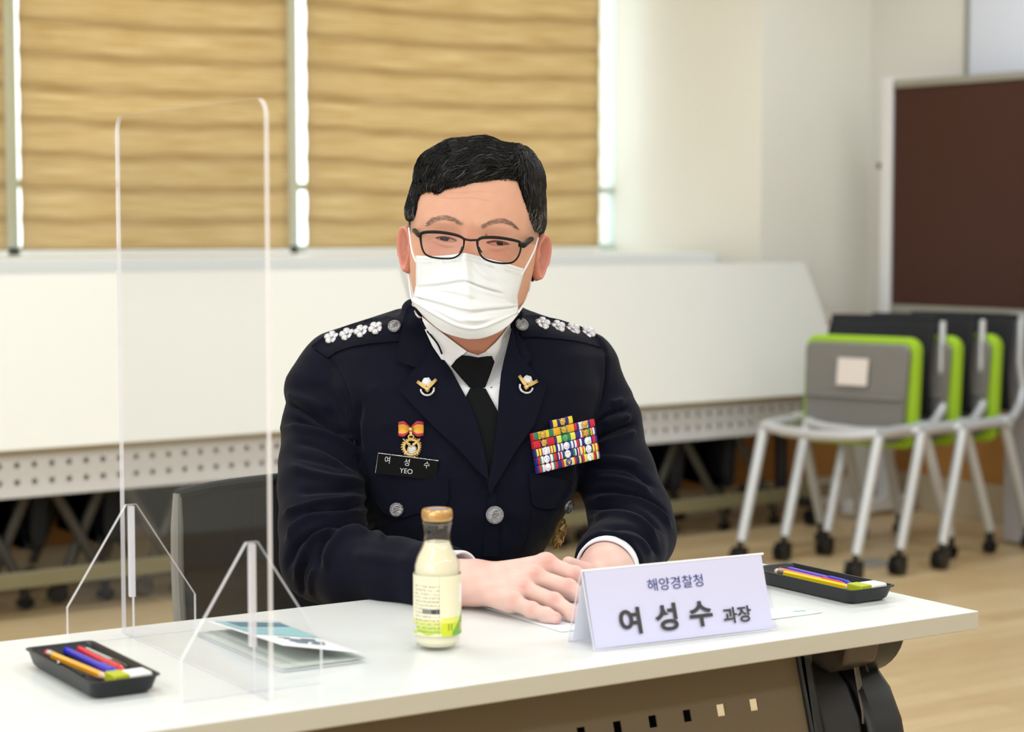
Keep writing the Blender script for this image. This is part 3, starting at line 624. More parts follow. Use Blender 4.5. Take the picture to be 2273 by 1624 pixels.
def pen(A, B, col, label, body=None, r=.0042):
    return rod_thing('pen', A, B, label, 'pen', [('cap', 0, .07, r * .9, r * .95, col, 14), ('barrel', .07, .68, r * .84, r * .84, body or col, 14), ('grip', .68, .90, r * 1.12, r * 1.12, col, 14), ('tip', .90, 1.0, r * 1.05, r * .4, col, 14)])
zt1 = TZ + .0115
def q(x, y, z): return tuple(onz(x, y, z))
pencil(q(103, 1448, zt1 + .004), q(246, 1507, zt1 - .002), 'pencil_orange', 'rubber_pink', 'orange pencil in the tray by the divider', .0040)
pen(q(143, 1441, zt1), q(265, 1499, zt1 - .001), 'pen_blue', 'blue ballpoint pen in the tray by the divider, next to the orange pencil', r=.0048)
pen(q(168, 1436, zt1), q(277, 1491, zt1 - .001), 'pen_red', 'red ballpoint pen in the tray by the divider', r=.0046)
pen(q(186, 1438, zt1 + .001), q(284, 1482, zt1 + .001), 'pen_black', 'black pen with a clear grey barrel in the tray by the divider', 'pen_grip', r=.0032)
pencil(q(1722, 1267, zt1 + .002), q(1908, 1309, zt1), 'pencil_yellow', 'rubber_cream', 'yellow pencil in the tray behind the name plate')
pen(q(1712, 1260, zt1), q(1884, 1301, zt1 - .001), 'pen_red', 'red ballpoint pen in the tray behind the name plate', 'pen_pinkbody', r=.0040)
pen(q(1731, 1257, zt1), q(1896, 1298, zt1 - .001), 'pen_blue', 'blue ballpoint pen in the tray behind the name plate', 'pen_violet', r=.0040)
pen(q(1750, 1255, zt1), q(1897, 1290, zt1 - .001), 'pen_black', 'black ballpoint pen in the tray behind the name plate', 'pen_grip', r=.0038)
# small metal ornament stick in the left tray
oA, oB = Vector(q(131, 1470, zt1 - .001)), Vector(q(186, 1499, zt1 - .005)); st = empty('metal_stick', tuple(oA)); tag(st, 'thin dark metal stick with a round silver ball end in the tray by the divider', 'stick')
MB().tube([oA, oB], .0014, 8).build('shaft', 'graphite', st)
MB().lathe([(0, -.0032), (.0022, -.0024), (.0032, 0), (.0022, .0024), (0, .0032)], 16, c=tuple(oA)).build('ball', 'chrome', st)
def eraser(cx_, cy_, rz, L, W, H, label):
    c = (cx_, cy_); o = empty('eraser', (c[0], c[1], TZ + .0065), rz); tag(o, label, 'eraser', 'white erasers in the pencil trays')
    MB().box((0, L * .18, H / 2), (W, L * .64, H)).build('rubber', 'eraser_white', o, world=False, bevel=.0025)
    MB().box((0, -L * .30, H / 2), (W + .0008, L * .40, H + .0006)).build('sleeve', 'eraser_sleeve', o, world=False, bevel=.001)
eraser(.711, 1.799, math.radians(-88), .040, .024, .0140, 'white eraser with an olive green sleeve in the tray by the divider')
eraser(1.641, 1.771, math.radians(-88), .044, .024, .0140, 'white eraser with an olive green sleeve in the tray behind the name plate')
# leaflets
mat('paper_white', 'F2F4F6', .5, noise=.01); mat('paper_inner', 'C9CFC8', .55, noise=.12, nscale=12); mat('print_teal', '9CCAD0', .45, noise=.12, nscale=25); mat('print_dark', '5C7E92', .5, noise=.25, nscale=60)
def quadsheet(P, name, mm, parent, th=.0006, bend=0, nu=10, nv=4):
    P = [np.array(p) for p in P]
    def fn(u, v): p = (P[0] * (1 - u) + P[1] * u) * (1 - v) + (P[3] * (1 - u) + P[2] * u) * v; return tuple(p + np.array([0, 0, bend * math.sin(u * PI)]))
    return MB().grid(fn, nu, nv).build(name, mm, parent, solid=th)
br = empty('leaflet', tuple(onz(625, 1430, TZ))); tag(br, 'half open folded leaflet with a teal printed cover, behind the front divider foot', 'leaflet')
L0, F0, R0_, B0 = onz(437, 1409, TZ + .001), onz(625, 1491, TZ + .001), onz(812, 1467, TZ + .001), onz(625, 1392, TZ + .001)
up = lambda p, h: p + np.array([0, 0, h])
quadsheet([L0, F0, R0_, B0], 'back_page', 'paper_white', br); quadsheet([up(L0, .0022), up(F0, .0025), up(R0_, .003), up(B0, .002)], 'inner_page', 'paper_inner', br)
C0, C1, C2, C3 = onz(450, 1376, TZ + .016), onz(628, 1432, TZ + .026), onz(812, 1450, TZ + .010), onz(620, 1379, TZ + .006)
cv = quadsheet([C0, C1, C2, C3], 'cover', 'paper_white', br, .0005)
def bil(u, v, h): 
    p = (np.array(C0) * (1 - u) + np.array(C1) * u) * (1 - v) + (np.array(C3) * (1 - u) + np.array(C2) * u) * v; return p + np.array([0, 0, h])
MB().grid(lambda u, v: tuple(bil(.07 + .50 * u, .07 + .86 * v, .0009)), 8, 4).build('teal_print', 'print_teal', cv, smooth=False)
MB().grid(lambda u, v: tuple(bil(.08 + .20 * u * (1 - .35 * v), .22 + .70 * v, .0011)), 8, 4).build('dark_print', 'print_dark', cv, smooth=False)
for k in range(10):
    u0 = .64 + .045 * (k % 5); v0 = .30 + .22 * (k // 5) + .03 * (k % 3)
    MB().grid(lambda u, v: tuple(bil(u0 + .02 * u, v0 + .26 * v * (.6 + .1 * (k % 4)), .0011)), 1, 1).build('print_line', 'print_dark', cv, smooth=False)
quadsheet([up(L0, .0030) * .86 + up(B0, .003) * .14, up(F0, .0034) * .80 + up(R0_, .003) * .20, up(F0, .0034) * .25 + up(R0_, .0036) * .75, up(L0, .0030) * .3 + up(B0, .003) * .7], 'inner_print', 'paper_inner', br, .0003)
pp = empty('paper_sheet', tuple(onz(1160, 1370, TZ))); tag(pp, "white paper sheet lying under the man's hand", 'paper')
quadsheet([onz(1032, 1334, TZ + .0006), onz(1246, 1402, TZ + .0006), onz(1420, 1382, TZ + .0006), onz(1190, 1318, TZ + .0006)], 'sheet', 'paper_white', pp, .0004)
quadsheet([onz(1090, 1336, TZ + .0014), onz(1300, 1388, TZ + .0014), onz(1440, 1370, TZ + .0014), onz(1210, 1320, TZ + .0014)], 'upper_sheet', 'paper_white', pp, .0004)
pc = empty('paper_card', tuple(onz(1760, 1358, TZ))); tag(pc, 'small white printed card poking out beside the name plate', 'card')
pcs = quadsheet([onz(1690, 1352, TZ + .0006), onz(1700, 1376, TZ + .0006), onz(1826, 1359, TZ + .0006), onz(1768, 1343, TZ + .0006)], 'sheet', 'paper_white', pc, .0004)
mat('print_green', '7CC4A0', .5); 
for k in range(4):
    a0 = onz(1765 + k * 7, 1356 - k * .4, TZ + .0013); MB().box(tuple(a0), (.0028, .004, .0002)).build('print_mark', 'print_green', pcs)
# ------------------------------------------------------------------ organic modelling tools (camera-aligned metric frame: x right, y down, D away)
def cs(x, y, D): return np.array([(x - CX) / FPX * D, (y - CY) / FPX * D, D])
def w_of(P): P = np.asarray(P, dtype=float); return vC + np.outer(P[:, 2], vF) + np.outer(P[:, 0], vR) - np.outer(P[:, 1], vU)
def px_of(P): return CX + FPX * P[:, 0] / P[:, 2], CY + FPX * P[:, 1] / P[:, 2]
def caps(P, a, b, ra, rb):
    a = np.asarray(a, np.float32); b = np.asarray(b, np.float32); d = b - a; L2 = float(d @ d) + 1e-12
    q = P - a; t = np.clip((q @ d) / L2, 0, 1); return np.linalg.norm(q - t[:, None] * d, axis=1) - (ra + (rb - ra) * t)
def ell(P, c, r):
    q = (P - np.asarray(c, np.float32)) / np.asarray(r, np.float32); k = np.linalg.norm(q, axis=1); return (k - 1) * min(r)
def smin(a, b, k): h = np.clip(.5 + .5 * (b - a) / k, 0, 1); return b * (1 - h) + a * h - k * h * (1 - h)
def chain(P, pts, k=.01):
    d = None
    for (a, ra), (b, rb) in zip(pts[:-1], pts[1:]):
        c = caps(P, a, b, ra, rb); d = c if d is None else smin(d, c, k)
    return d
def nets(fn, lo, hi, h):
    """surface nets: returns vertices, quads of the zero level of fn over the box"""
    n = [int(math.ceil((hi[i] - lo[i]) / h)) + 1 for i in range(3)]
    ax = [np.float32(lo[i]) + np.arange(n[i], dtype=np.float32) * np.float32(h) for i in range(3)]
    V = np.empty(n, np.float32)
    for i0 in range(0, n[0], 24):
        i1 = min(n[0], i0 + 24); G = np.stack(np.meshgrid(ax[0][i0:i1], ax[1], ax[2], indexing='ij'), -1).reshape(-1, 3); V[i0:i1] = fn(G).reshape(i1 - i0, n[1], n[2])
    S = V < 0; m = [k - 1 for k in n]
    cnt = np.zeros(m, np.int8); acc = np.zeros(m + [3], np.float32); ne = np.zeros(m, np.float32)
    for dx in (0, 1):
        for dy in (0, 1):
            for dz in (0, 1): cnt += S[dx:dx + m[0], dy:dy + m[1], dz:dz + m[2]]
    act = (cnt > 0) & (cnt < 8); idx = np.argwhere(act); I, J, K = idx.T; pos = np.zeros((len(idx), 3)); num = np.zeros(len(idx))
    cor = [(a, b, c) for a in (0, 1) for b in (0, 1) for c in (0, 1)]
    for p in cor:
        for ax_ in range(3):
            if p[ax_] == 1: continue
            q_ = list(p); q_[ax_] = 1
            v0 = V[I + p[0], J + p[1], K + p[2]]; v1 = V[I + q_[0], J + q_[1], K + q_[2]]; cr = (v0 < 0) != (v1 < 0)
            t = np.where(cr, v0 / np.where(cr, v0 - v1, 1), 0); base = np.array(p, float)[None] + t[:, None] * np.eye(3)[ax_][None]
            pos += base * cr[:, None]; num += cr
    pos = (idx + pos / num[:, None]) * h + np.array(lo); vid = -np.ones(m, np.int64); vid[I, J, K] = np.arange(len(idx))
    F = []
    def quads(ax_):
        b_, c_ = [k for k in range(3) if k != ax_]
        sl0 = [slice(None)] * 3; sl1 = [slice(None)] * 3; sl0[ax_] = slice(0, n[ax_] - 1); sl1[ax_] = slice(1, n[ax_])
        s0, s1 = S[tuple(sl0)], S[tuple(sl1)]; e = np.argwhere(s0 != s1)
        ok = (e[:, b_] > 0) & (e[:, c_] > 0) & (e[:, b_] < n[b_] - 1) & (e[:, c_] < n[c_] - 1); e = e[ok]; s = s0[e[:, 0], e[:, 1], e[:, 2]]
        def g(db, dc): f = e.copy(); f[:, b_] -= db; f[:, c_] -= dc; return vid[f[:, 0], f[:, 1], f[:, 2]]
        q_ = np.stack([g(1, 1), g(0, 1), g(0, 0), g(1, 0)], 1)
        flip = s if ax_ != 1 else ~s; q_[~flip] = q_[~flip][:, ::-1]; return q_
    F = np.concatenate([quads(0), quads(1), quads(2)]); F = F[(F >= 0).all(1)]
    return pos, F
def nbrs(nv, F):
    E = np.concatenate([F[:, [i, (i + 1) % F.shape[1]]] for i in range(F.shape[1])]); return np.concatenate([E, E[:, ::-1]])
def smooth(P, F, it=3, lam=.5):
    E = nbrs(len(P), F); deg = np.bincount(E[:, 0], minlength=len(P)).clip(1)
    for k in range(it):
        for l in (lam, -lam * 1.03):
            A = np.stack([np.bincount(E[:, 0], weights=P[E[:, 1], i], minlength=len(P)) for i in range(3)], 1) / deg[:, None]; P = P + l * (A - P)
    return P
def vnorm(P, F):
    a = P[F[:, 2]] - P[F[:, 0]]; b = P[F[:, 3]] - P[F[:, 1]] if F.shape[1] == 4 else P[F[:, 1]] - P[F[:, 0]]
    n = np.cross(a, b) if F.shape[1] == 4 else -np.cross(a, b); N = np.zeros_like(P)
    for k in range(F.shape[1]):
        for i in range(3): N[:, i] += np.bincount(F[:, k], weights=n[:, i], minlength=len(P))
    return N / (np.linalg.norm(N, axis=1, keepdims=True) + 1e-12)
def to_obj(name, P, F, mats, parent, mi=None, col=None, attr='tint', cam_space=True, smooth_=True):
    W = w_of(P) if cam_space else np.asarray(P); inv = np.array(mw(parent).inverted()) if parent is not None else np.eye(4)
    W = W @ inv[:3, :3].T + inv[:3, 3]
    me = bpy.data.meshes.new(name); me.from_pydata(W.tolist(), [], [tuple(int(i) for i in f) for f in F])
    for m in (mats if isinstance(mats, (list, tuple)) else [mats]): me.materials.append(MATS[m])
    if mi is not None: me.polygons.foreach_set('material_index', mi)
    bm = bmesh.new(); bm.from_mesh(me); bmesh.ops.recalc_face_normals(bm, faces=bm.faces); bm.to_mesh(me); bm.free()
    if smooth_: me.polygons.foreach_set('use_smooth', [True] * len(me.polygons))
    if col is not None:
        at = me.attributes.new(attr, 'FLOAT_COLOR', 'POINT'); at.data.foreach_set('color', np.concatenate([col, np.ones((len(col), 1))], 1).astype(np.float32).ravel())
    o = bpy.data.objects.new(name, me); COL.objects.link(o)
    if parent is not None: o.parent = parent; ROOTM[o.name] = mw(parent)
    return o
class Surf:
    """camera-frame surface that other garments and badges are laid onto"""
    def __init__(s, P, F): s.P = np.asarray(P); s.F = F; s.t = BVHTree.FromPolygons([tuple(p) for p in s.P.tolist()], [tuple(int(i) for i in f) for f in F])
    def hit(s, x, y, default=None):
        d = Vector(((x - CX) / FPX, (y - CY) / FPX, 1)); loc, n, i, dist = s.t.ray_cast(Vector((0, 0, 0)), d.normalized())
        if loc is None: return default, None
        if n.z > 0: n = -n
        return loc.z, np.array(n)
def seglist(pl): return list(zip(pl[:-1], pl[1:]))
def pdist(x, y, pl):
    """distance in pixels to a polyline, and parameter along it"""
    best = np.full(len(x), 1e9); tt = np.zeros(len(x)); n = len(pl) - 1
    for k, (a, b) in enumerate(seglist(pl)):
        ax, ay = a; dx, dy = b[0] - ax, b[1] - ay; L = dx * dx + dy * dy + 1e-9
        t = np.clip(((x - ax) * dx + (y - ay) * dy) / L, 0, 1); d = np.hypot(x - ax - t * dx, y - ay - t * dy); m = d < best; best[m] = d[m]; tt[m] = (k + t[m]) / n
    return best, tt
def smoothpoly(pl, n=4):
    """Catmull-Rom through points"""
    P = [np.array(p, float) for p in pl]; P = [2 * P[0] - P[1]] + P + [2 * P[-1] - P[-2]]; out = []
    for i in range(1, len(P) - 2):
        for k in range(n):
            t = k / n; a, b, c, d = P[i - 1:i + 3]; out.append(tuple(.5 * (2 * b + (c - a) * t + (2 * a - 5 * b + 4 * c - d) * t * t + (3 * b - a - 3 * c + d) * t ** 3)))
    out.append(tuple(P[-2])); return out
def folds(P, N, items, mask=None):
    x, y = px_of(P); D = np.zeros(len(P))
    for pl, wd, amp in items:
        d, t = pdist(x, y, smoothpoly(pl, 4)); fade = np.minimum(1, np.minimum(t, 1 - t) / .18 + .15); D += amp * fade * np.exp(-(d / wd) ** 2)
    if mask is not None: D *= mask
    return P + N * D[:, None]
def inpoly(x, y, poly):
    c = False; n = len(poly); j = n - 1
    for i in range(n):
        xi, yi = poly[i]; xj, yj = poly[j]
        if (yi > y) != (yj > y) and x < (xj - xi) * (y - yi) / (yj - yi) + xi: c = not c
        j = i
    return c
def patch(name, poly, surf, lift, mats, parent, step=7, thick=.003, sm=6, relief=None, colfn=None, dflt=2.6, curve=False, flat=0, dmax=9):
    """cloth piece with outline poly (pixels) laid on surf, standing off by lift (m)"""
    if curve: poly = smoothpoly(list(poly) + [poly[0]], 3)[:-1]
    pl = []
    for a, b in zip(poly, list(poly[1:]) + [poly[0]]):
        k = max(1, int(math.hypot(b[0] - a[0], b[1] - a[1]) / step))
        pl += [(a[0] + (b[0] - a[0]) * i / k, a[1] + (b[1] - a[1]) * i / k) for i in range(k)]
    nb = len(pl); xs = [p[0] for p in pl]; ys = [p[1] for p in pl]; pts = list(pl)
    def dmin(x, y): return min(math.hypot(x - a, y - b) for a, b in pl)
    yy = min(ys) + step * .5
    r = 0
    while yy < max(ys):
        xx = min(xs) + (step * .5 if r % 2 else 0)
        while xx < max(xs):
            if inpoly(xx, yy, pl) and dmin(xx, yy) > step * .55: pts.append((xx, yy))
            xx += step
        yy += step * .87; r += 1
    vo, ed, fa, *_ = delaunay_2d_cdt([Vector(p) for p in pts], [(i, (i + 1) % nb) for i in range(nb)], [], 1, 1e-5)
    n = len(vo); X = np.array([v.x for v in vo]); Y = np.array([v.y for v in vo]); D = np.array([surf.hit(x, y)[0] or np.nan for x, y in zip(X, Y)])
    if np.isnan(D).any():
        ok = ~np.isnan(D)
        for i in np.where(~ok)[0]: D[i] = D[ok][np.argmin((X[ok] - X[i]) ** 2 + (Y[ok] - Y[i]) ** 2)] if ok.any() else dflt
    D = np.minimum(D, dmax); S0 = D.copy(); T = D - lift; fa = [f for f in fa if len(f) == 3]; E = nbrs(n, np.array([tuple(f) for f in fa])); deg = np.bincount(E[:, 0], minlength=n).clip(1)
    for k in range(sm):
        A = np.bincount(E[:, 0], weights=T[E[:, 1]], minlength=n) / deg; T = np.minimum(.4 * T + .6 * A, S0 - lift * .75)
    if relief is not None: T = T - relief(X, Y)
    P0 = np.stack([(X - CX) / FPX * T, (Y - CY) / FPX * T, T], 1)
    # boundary loop in order from edges that belong to one face
    cnt = {}
    for f in fa:
        for i in range(3): e = (f[i], f[(i + 1) % 3]); cnt[e] = 1
    bnd = [e for e in cnt if (e[1], e[0]) not in cnt]
    T2 = np.minimum(T + thick, np.maximum(S0 + .0005, T + .0008)) if not flat else T + thick
    P1 = np.stack([(X - CX) / FPX * T2, (Y - CY) / FPX * T2, T2], 1)
    V = np.concatenate([P0, P1]); F = [tuple(f) for f in fa] + [(f[2] + n, f[1] + n, f[0] + n) for f in fa] + [(a, b, b + n, a + n) for a, b in bnd]
    col = None
    if colfn is not None: c = np.array([lin(colfn(x, y)) for x, y in zip(X, Y)]); col = np.concatenate([c, c])
    o = to_obj(name, V, F, mats, parent, col=col); o.data.set_sharp_from_angle(angle=math.radians(50)); return o
def frame_at(surf, x, y, lift=.001, nrm=None, rad=6, dflt=2.56):
    """matrix (world) with z along the cloth's outward normal, x along image right"""
    Ds = []; Ns = []
    for dx, dy in ((0, 0), (rad, 0), (-rad, 0), (0, rad), (0, -rad)):
        d, n = surf.hit(x + dx, y + dy)
        if d is not None: Ds.append(d); Ns.append(n)
    D = Ds[0] if Ds else dflt; n = np.mean(Ns, 0) if Ns else np.array([0, 0, -1.0])
    if nrm is not None: n = np.array(nrm, float)
    n = n / np.linalg.norm(n); c = cs(x, y, D) + n * lift
    ex = np.array([1.0, 0, 0]) - n * n[0]; ex /= np.linalg.norm(ex); ey = -np.cross(ex, n); ey = ey if ey[1] < 0 else -ey
    def wd(v): return vF * v[2] + vR * v[0] - vU * v[1]
    M = Matrix.Identity(4)
    for k, v in enumerate((ex, ey, n)):
        q_ = wd(v)
        for i in range(3): M[i][k] = q_[i]
    p = w_of(c[None])[0]
    for i in range(3): M[i][3] = p[i]
    return M
def stamp(name, M, mb, mats, parent, rot=0, **k):
    R_ = Matrix.Rotation(rot, 4, 'Z'); mb.v = [tuple(M @ (R_ @ Vector(p))) for p in mb.v]; return mb.build(name, mats, parent, **k)
# ------------------------------------------------------------------ the man: materials
def cloth_mat(name, col, rough=.85, sheen=.15, b=.25):
    m = mat(name, col, rough, sheen=sheen, noise=.06, nscale=500, bump=b, bscale=1400); m.node_tree.nodes['Principled BSDF'].inputs['Sheen Roughness'].default_value = .4
    m.node_tree.nodes['Principled BSDF'].inputs['Specular IOR Level'].default_value = .12; return m
cloth_mat('navy_cloth', '0B0D1C', .8, .06); cloth_mat('navy_light', '0B0D1C', .8, .06); cloth_mat('shirt_white', 'EDEDF2', .8, .0, .1); cloth_mat('tie_black', '0B0D0F', .7, .1, .15); cloth_mat('seam_black', '07080D')
mat('silver', 'D2D2D8', .25, 1.0, noise=.15, nscale=900, bump=.6, bscale=900); mat('gold', 'E3C583', .28, .9, noise=.15, nscale=900, bump=.6, bscale=900); mat('badge_bronze', 'A9905E', .35, .85, noise=.25, nscale=500, bump=.7, bscale=700)
mat('button_silver', '97979B', .28, 1.0, noise=.3, nscale=900, bump=.7, bscale=700); mat('tag_black', '060607', .6, spec=.15)
def vc_mat(name, rough, sss=0, attr='tint', bump=0, bs=900):
    m = mat(name, 'C89078', rough, sss=sss, bump=bump, bscale=bs); nt = m.node_tree; a = nt.nodes.new('ShaderNodeAttribute'); a.attribute_name = attr
    nt.links.new(a.outputs['Color'], nt.nodes['Principled BSDF'].inputs['Base Color']); return m
vc_mat('skin', .48, sss=.12, bump=.12, bs=700); MATS['skin'].node_tree.nodes['Principled BSDF'].inputs['Specular IOR Level'].default_value = .35
PR = empty('person', (1.43, 2.36, 0)); tag(PR, 'man in dark navy uniform, glasses and white face mask, hands on the table', 'person')
# ---- jacket body as one solid
def A_(x, y, D): return cs(x, y, D)
SEC = [(684, 960, 1120, 2.600, 2.70), (698, 900, 1156, 2.585, 2.735), (720, 825, 1222, 2.580, 2.77), (745, 770, 1290, 2.585, 2.80), (790, 722, 1336, 2.580, 2.83), (860, 710, 1345, 2.565, 2.85), (950, 745, 1325, 2.550, 2.86), (1050, 785, 1296, 2.540, 2.86),
       (1130, 806, 1262, 2.540, 2.86), (1230, 812, 1206, 2.550, 2.86), (1330, 815, 1200, 2.565, 2.87), (1450, 800, 1235, 2.57, 2.90), (1520, 795, 1240, 2.58, 2.90)]
_sy = np.array([(s[0] - CY) / FPX * 2.66 for s in SEC]); _sx0 = np.array([(s[1] - CX) / FPX * 2.68 for s in SEC]); _sx1 = np.array([(s[2] - CX) / FPX * 2.68 for s in SEC]); _d0 = np.array([s[3] for s in SEC]); _d1 = np.array([s[4] for s in SEC])
def torso_sdf(P, shrink=0):
    y = P[:, 1]; x0 = np.interp(y, _sy, _sx0); x1 = np.interp(y, _sy, _sx1); d0 = np.interp(y, _sy, _d0); d1 = np.interp(y, _sy, _d1)
    a = (x1 - x0) / 2 - shrink; b = (d1 - d0) / 2 - shrink; u = np.abs(P[:, 0] - (x0 + x1) / 2) / a; v = np.abs(P[:, 2] - (d0 + d1) / 2) / b
    k = (u ** 2.5 + v ** 2.5) ** .4; d = (k - 1) * np.minimum(a, b)
    return np.maximum(d, np.maximum(_sy[0] - y, y - _sy[-1]) * 1.0)
armR = [(A_(742, 838, 2.70), .052), (A_(733, 868, 2.695), .0600), (A_(730, 904, 2.69), .0525), (A_(727, 945, 2.675), .0600), (A_(721, 985, 2.66), .0555), (A_(718, 1030, 2.63), .0575), (A_(712, 1080, 2.60), .055), (A_(716, 1170, 2.555), .055), (A_(722, 1235, 2.52), .055)]
foreR = [(A_(722, 1238, 2.52), .053), (A_(790, 1268, 2.47), .050), (A_(880, 1274, 2.425), .044), (A_(960, 1280, 2.385), .040), (A_(1012, 1284, 2.362), .0375)]
armL = [(A_(1290, 832, 2.71), .050), (A_(1296, 862, 2.71), .0545), (A_(1304, 885, 2.71), .0505), (A_(1314, 906, 2.71), .0560), (A_(1321, 926, 2.705), .0510), (A_(1331, 945, 2.70), .0565), (A_(1338, 968, 2.70), .0515), (A_(1366, 1050, 2.67), .052), (A_(1398, 1140, 2.64), .054), (A_(1405, 1182, 2.62), .054)]
foreL = [(A_(1405, 1185, 2.61), .053), (A_(1388, 1215, 2.56), .050), (A_(1362, 1240, 2.51), .046), (A_(1349, 1258, 2.475), .0440)]
def jacket_sdf(P):
    d = torso_sdf(P)
    d = smin(d, caps(P, A_(895, 744, 2.66), A_(748, 808, 2.70), .036, .046), .03); d = smin(d, caps(P, A_(1168, 746, 2.66), A_(1292, 808, 2.71), .034, .046), .03)
    r = smin(chain(P, armR, .01), chain(P, foreR, .01), .018); l = smin(chain(P, armL, .01), chain(P, foreL, .01), .018)
    d = smin(d, r, .010); d = smin(d, l, .010)
    # standing collar behind the neck
    d = smin(d, chain(P, [(A_(925, 715, 2.585), .012), (A_(918, 690, 2.62), .014), (A_(985, 700, 2.70), .016), (A_(1070, 700, 2.71), .016), (A_(1140, 705, 2.66), .014), (A_(1144, 722, 2.60), .012)]), .012)
    # sleeves are hollow at the cuffs
    for (a, ra), (b, rb) in ((foreR[-2], foreR[-1]), (foreL[-2], foreL[-1])):
        dr = (b - a) / np.linalg.norm(b - a); pl_ = (P - (b - dr * .004).astype(np.float32)) @ dr.astype(np.float32); d = np.where(np.linalg.norm(P - b.astype(np.float32), axis=1) < .062, np.maximum(d, pl_), d)
        d = np.maximum(d, -caps(P, b - dr * .030, b + dr * .05, rb - .006, rb - .005))
    # neck well
    d = np.maximum(d, -caps(P, A_(1058, 790, 2.605), A_(1054, 600, 2.63), .058, .064))
    return d
lo = np.array([cs(575, 640, 2.9)[0] - .0, cs(1000, 655, 2.7)[1], 2.27]); hi = np.array([cs(1530, 640, 2.75)[0], cs(1000, 1500, 2.66)[1] + .01, 2.95])
JP, JF = nets(jacket_sdf, lo, hi, .0028)
JP = smooth(JP, JF, 3)
# drop anything that would sink into the table top
def table_clip(P, zmin=TZ + .0008, yb=TY1 + .002):
    W = w_of(P); m = (W[:, 1] < yb + .03) & (W[:, 2] < zmin) & (W[:, 0] < TX1)
    on = m & (W[:, 1] < yb)
    if on.any(): dz = zmin - W[on, 2]; P[on, 1] -= dz * math.cos(PITCH); P[on, 2] -= dz * math.sin(PITCH)
    return P
JN = vnorm(JP, JF)
JN *= -1 if np.mean((JN * (JP - JP.mean(0))).sum(1)) < 0 else 1
V_, R1 = -1, 1
FR = [  # viewer-left sleeve
    ([(640, 893), (668, 908), (720, 935), (790, 968)], 8, -.0065), ([(636, 872), (680, 890), (740, 915)], 14, .004), ([(626, 950), (680, 955), (730, 968), (775, 992), (805, 1020)], 10, .0065), ([(640, 928), (700, 946), (760, 968), (800, 990)], 8, -.005),
    ([(648, 978), (700, 988), (750, 1010), (795, 1045)], 9, -.0035), ([(640, 1032), (690, 1050), (740, 1062), (808, 1068)], 11, .005), ([(650, 1010), (710, 1022), (770, 1040)], 9, -.003), ([(660, 1090), (720, 1085), (800, 1084)], 10, -.0045),
    ([(630, 1142), (660, 1132), (700, 1120), (760, 1112), (812, 1104)], 8, .0065), ([(680, 1137), (730, 1138), (800, 1118)], 7, -.0055), ([(638, 1200), (662, 1168), (700, 1150), (760, 1148), (820, 1130)], 8, .0065),
    ([(638, 1262), (652, 1215), (680, 1186), (720, 1170), (775, 1163), (822, 1162)], 8, -.0085), ([(655, 1290), (672, 1240), (695, 1200), (720, 1186), (760, 1178)], 8, .006), ([(706, 1262), (708, 1225), (722, 1196), (750, 1180)], 5, -.005),
    ([(722, 1262), (738, 1215), (770, 1182), (820, 1180)], 9, .006), ([(672, 1325), (668, 1280), (682, 1240)], 6, -.004), ([(692, 1325), (690, 1285), (700, 1260)], 7, .003), ([(826, 1172), (838, 1184), (855, 1195)], 6, .004),
    ([(780, 1230), (850, 1240), (920, 1250)], 18, .003), ([(690, 762), (735, 800), (765, 850), (785, 930), (795, 1000)], 3.2, -.0022), ([(800, 890), (790, 960), (800, 1040)], 10, -.004),
    # viewer-right sleeve
    ([(1331, 748), (1346, 785), (1346, 840), (1337, 892), (1322, 930)], 3.5, -.003), ([(1392, 905), (1370, 912), (1345, 922), (1318, 945)], 6, -.006), ([(1384, 890), (1355, 898)], 9, .004), ([(1408, 940), (1376, 950), (1340, 965), (1305, 985)], 6, -.0065),
    ([(1400, 925), (1370, 930), (1335, 942)], 8, .005), ([(1412, 958), (1375, 972), (1330, 990)], 9, .004), ([(1300, 1040), (1350, 1036), (1405, 1044), (1455, 1082)], 7, -.005), ([(1310, 1022), (1360, 1018), (1420, 1030)], 9, .004),
    ([(1320, 1058), (1370, 1062), (1410, 1076), (1445, 1098)], 7, .0045), ([(1300, 1096), (1350, 1086), (1400, 1092), (1446, 1112), (1482, 1140)], 6, -.0065), ([(1305, 1112), (1360, 1106), (1420, 1116), (1462, 1140), (1490, 1172)], 6, .005),
    ([(1305, 1130), (1370, 1122), (1425, 1136), (1470, 1180)], 5, -.005), ([(1310, 1150), (1370, 1144), (1420, 1158), (1460, 1200)], 7, .005), ([(1340, 1172), (1400, 1170), (1440, 1195), (1462, 1235)], 6, -.004), ([(1370, 1185), (1420, 1200), (1445, 1235)], 7, .003),
    # body drape
    ([(1000, 1000), (960, 1080), (940, 1180)], 22, .002), ([(1150, 1010), (1130, 1100), (1130, 1200)], 20, -.002), ([(1300, 930), (1290, 1000), (1285, 1060)], 9, -.003), ([(820, 850), (850, 900), (870, 960)], 26, .002)]
front = np.clip(-JN[:, 2] * 2 + .9, 0, 1)
FR = [(pl, wd * .8, am * 1.6) for pl, wd, am in FR]; JP = folds(JP, JN, FR, front); JP = table_clip(JP)
jk = to_obj('jacket', JP, JF, 'navy_cloth', PR)
SJ = Surf(JP, JF)
